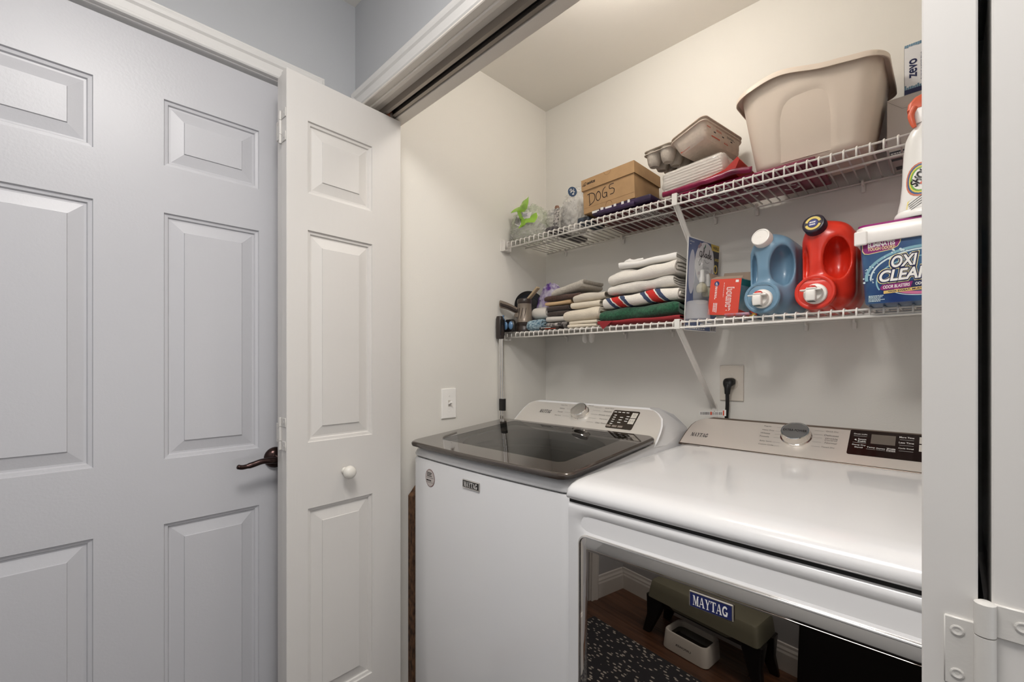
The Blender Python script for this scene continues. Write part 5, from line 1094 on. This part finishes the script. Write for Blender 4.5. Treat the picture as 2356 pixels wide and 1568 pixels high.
ts = [0,.01,.03]+[.03+.97*i/22 for i in range(1,23)]
base = [((x+.274)*.93-.274, (y-1.48)*.90+1.48, PZ) for x, y, z in bring(0)]
rings = [base]+[bring(t, 0) if t > .02 else [((x+.274)*(.95+.05*(t/.03))-.274, (y-1.48)*(.93+.07*(t/.03))+1.48, z) for x, y, z in bring(t)] for t in ts]
rings += [bring(1, .004, .003), bring(1, .010, .002), bring(1, .013, -.003), bring(1, .013, -.013), bring(1,.011,-.013), bring(1,.010,-.003), bring(1,.004,-.001), bring(1,-.004,-.001)]
inner = [[((x+.274)*.975-.274, (y-1.49)*.97+1.49, z+(.004 if t < .5 else 0)) for x, y, z in bring(t, -.0001)] for t in (1,.8,.5,.2,.02)]
part(tb_, 'bin', fixn(loft(rings+inner[0:], True, True)), BIN, 45)
# boxes at the right end -------------------------------------------------------------
wb = thing('appliance_carton', 'plain grey-white carton with printed base at the right end', 'box', (-.04,1.55,TT))
part(wb, 'carton', box(-.118,.06,1.500,1.615,TT+.0004,1.910,.001,1), mat('carton_grey', (196,188,182), .6))
WFc = Face((-.118,1.5,TT), (1,0,0), (0,0,1))
decal(wb, 'print', WFc, [R2(.004,.10,.001,.016)], MATS['card_dark'], h=.0005); decal(wb, 'print', WFc, STROKE(ARC(.055,.045,.007,.007,0,360,12), .0016)+STROKE(ARC(.055,.045,.003,.003,0,360,8), .0012), INK, h=.0007); decal(wb, 'print', WFc, LINES(.008,.05,.004,.012,2,RNG), PRINTW, h=.001); decal(wb, 'seam', WFc, STROKE([(.0,.148),(.03,.12),(.09,.115)], .0006), INKG, h=.0005)
UW = Face((-.03,1.555,TT-.0001), (1,0,0), (0,-1,0))
decal(wb, 'print', UW, [R2(-.080,.02,.030,.045), R2(-.075,-.02,-.045,-.02)], MATS['card_dark'], h=.0008); decal(wb, 'print', UW, [R2(-.01,.05,-.045,-.02)], NAVY, h=.0008)
zb = thing('insect_trap_box', 'white zevo insect trap box standing on the grey carton', 'box', (-.03,1.55,1.9105))
part(zb, 'carton', box(-.084,.02,1.502,1.60,1.911,2.036,.001,1), mat('zevo_white', (226,226,228), .45))
ZF = Face((-.084,1.502,1.911), (1,0,0), (0,0,1))
decal(zb, 'print', ZF, [R2(.0005,.1035,.0003,.012)], NV2, h=.0005); decal(zb, 'print', ZF, [R2(.0005+i*.004,.0005+i*.004+.0033,.116+RNG.uniform(0,.005),.1248) for i in range(25)]+[R2(.0005+i*.004,.0005+i*.004+.0033,.012,.016+RNG.uniform(0,.008)) for i in range(25)], mat('zevo_teal', (104,140,164), .45), h=.0005)
decal(zb, 'lettering', ZF, TXT('zevo', .047, .015, bold=.02), NV2, h=.0006, at=(.0165,.062), rot=math.pi/2, label='navy zevo lettering'); decal(zb, 'lettering', ZF, TXT('FLYING INSECT TRAP', .068, .0055), NV2, h=.0006, at=(.0335,.062), rot=math.pi/2)
decal(zb, 'side_print', Face((-.084,1.551,1.911), (0,-1,0), (0,0,1)), [R2(-.0485,.0485,.0004,.1246)], NV2, h=.0004)

# ================================================================== HALL FLOOR (seen mirrored in the dryer door)
def rugmat():
    m = mat('rug_speckled', (50,50,54), .95, bump=.8, bscale=300); nt = m.node_tree; b = nt.nodes['Principled BSDF']
    tc = nt.nodes.new('ShaderNodeTexCoord'); mp = nt.nodes.new('ShaderNodeMapping'); mp.inputs['Scale'].default_value = (1,1.9,1); nt.links.new(tc.outputs['Object'], mp.inputs[0])
    v = nt.nodes.new('ShaderNodeTexVoronoi'); v.inputs['Scale'].default_value = 34; nt.links.new(mp.outputs[0], v.inputs['Vector'])
    r = nt.nodes.new('ShaderNodeValToRGB'); r.color_ramp.interpolation = 'CONSTANT'; r.color_ramp.elements[0].color = (*lin((206,200,190)),1); r.color_ramp.elements[1].position = .29; r.color_ramp.elements[1].color = (*lin((54,54,60)),1)
    nt.links.new(v.outputs['Distance'], r.inputs[0]); nt.links.new(r.outputs[0], b.inputs['Base Color']); return m
solo('rug', box(-1.31,1.1,-.172,.60,.0062,.016,.004,2), rugmat(), 'dark grey rug with white flecks mirrored in the dryer door', 'rug', (-.1,.21,.006), 40)
FL = .006
ft = thing('pet_fountain', 'white square pet water bowl mirrored in the dryer door', 'pet bowl', (-.855,-.345,FL))
PW = mat('bowl_white', (226,222,214), .35)
fr_ = lambda ins, z: [(a-.858, b-.357, FL+z) for a, b in rrect(.222-2*ins, .178-2*ins, .030, 7)]
part(ft, 'bowl', fixn(loft([fr_(.004,.0005), fr_(0,.004), fr_(.006,.086), fr_(.008,.090), fr_(.013,.091), fr_(.017,.087), fr_(.020,.035), fr_(.03,.030)])), PW, 45)
part(ft, 'water', (fr_(.0185,.062), [list(range(32))]), mat('water_dark', (58,54,50), .03, coat=.6))
FTF = Face((-.858,-.2665,FL+.046), (-1,0,0), (0,0,1))
decal(ft, 'lettering', FTF, TXT('URPOWER', .075, .011, bold=.015), INK, h=.0002, at=(0,0))
stl_ = thing('step_stool', 'low step stool with sage top and black legs mirrored in the dryer door', 'step stool', (-.81,-.42,FL))
SG = mat('stool_sage', (126,124,106), .45); SBK = mat('stool_black', (24,22,22), .4)
sr_ = lambda ins, z: [(a-.815, b-.435, FL+z) for a, b in rrect(.50-2*ins, .22-2*ins, .022, 6)]
part(stl_, 'top', fixn(loft([sr_(-.014,.190), sr_(-.008,.235), sr_(-.002,.268), sr_(.002,.274), sr_(.012,.276)])), SG, 40)
part(stl_, 'under_shade', fixn(loft([sr_(.03,.150), sr_(.01,.191)])), SBK)  # black block added under the top to imitate the shade between the legs
for sx in (-1, 1):
    for sy in (-1, 1):
        tx, ty, bx_, by_ = -.815+sx*.215, -.435+sy*.075, -.815+sx*.268, -.435+sy*.105
        part(stl_, 'leg', fixn(loft([[(x_+a, y_+b, FL+z) for a, b in rrect(.055*w,.045*w,.010,4)] for x_, y_, z, w in ((bx_,by_,.0005,.75),((tx+bx_)/2,(ty+by_)/2,.09,1.05),(tx+sx*.012,ty,.192,1.75))])), SBK, 40)
    part(stl_, 'leg_arch', fixn(loft([[(-.815+sx*(.215+.03)+a*.6, -.435+q*.09, FL+.150+.02*(1-q*q)+b) for a, b in rrect(.03,.028,.006,3)] for q in np.linspace(-1,1,9)])), SBK, 40)
part(stl_, 'front_skirt', fixn(extrude([(-1.05,-.332,FL+.186),(-.98,-.332,FL+.186),(-.94,-.332,FL+.168),(-.69,-.332,FL+.168),(-.65,-.332,FL+.186),(-.58,-.332,FL+.186),(-.58,-.332,FL+.20),(-1.05,-.332,FL+.20)], (0,-.006,0))), SG)
cbn = thing('hall_cabinet', 'low black cabinet mirrored at the right of the dryer door', 'cabinet', (.02,-.47,FL))
CBK = mat('cabinet_black', (20,17,17), .4)
part(cbn, 'carcass', box(-.42,.46,-.60,-.36,FL,.46,.003,1), CBK)
for x0, x1 in ((-.415,.018), (.022,.455)):
    dq = part(cbn, 'door', box(x0,x1,-.36,-.342,FL+.06,.44,.003,1), CBK); part(dq, 'knob', xf(lathe([(.006,0),(.006,.01),(.013,.016),(.012,.024),(.002,.027)], 16), axis(((x0 if x0 > 0 else x1)+(.03 if x0 > 0 else -.03),-.342,.36), (0,1,0))), BRONZE, 50)
part(cbn, 'top', box(-.43,.47,-.605,-.335,FL+.46,FL+.485,.004,2), CBK)
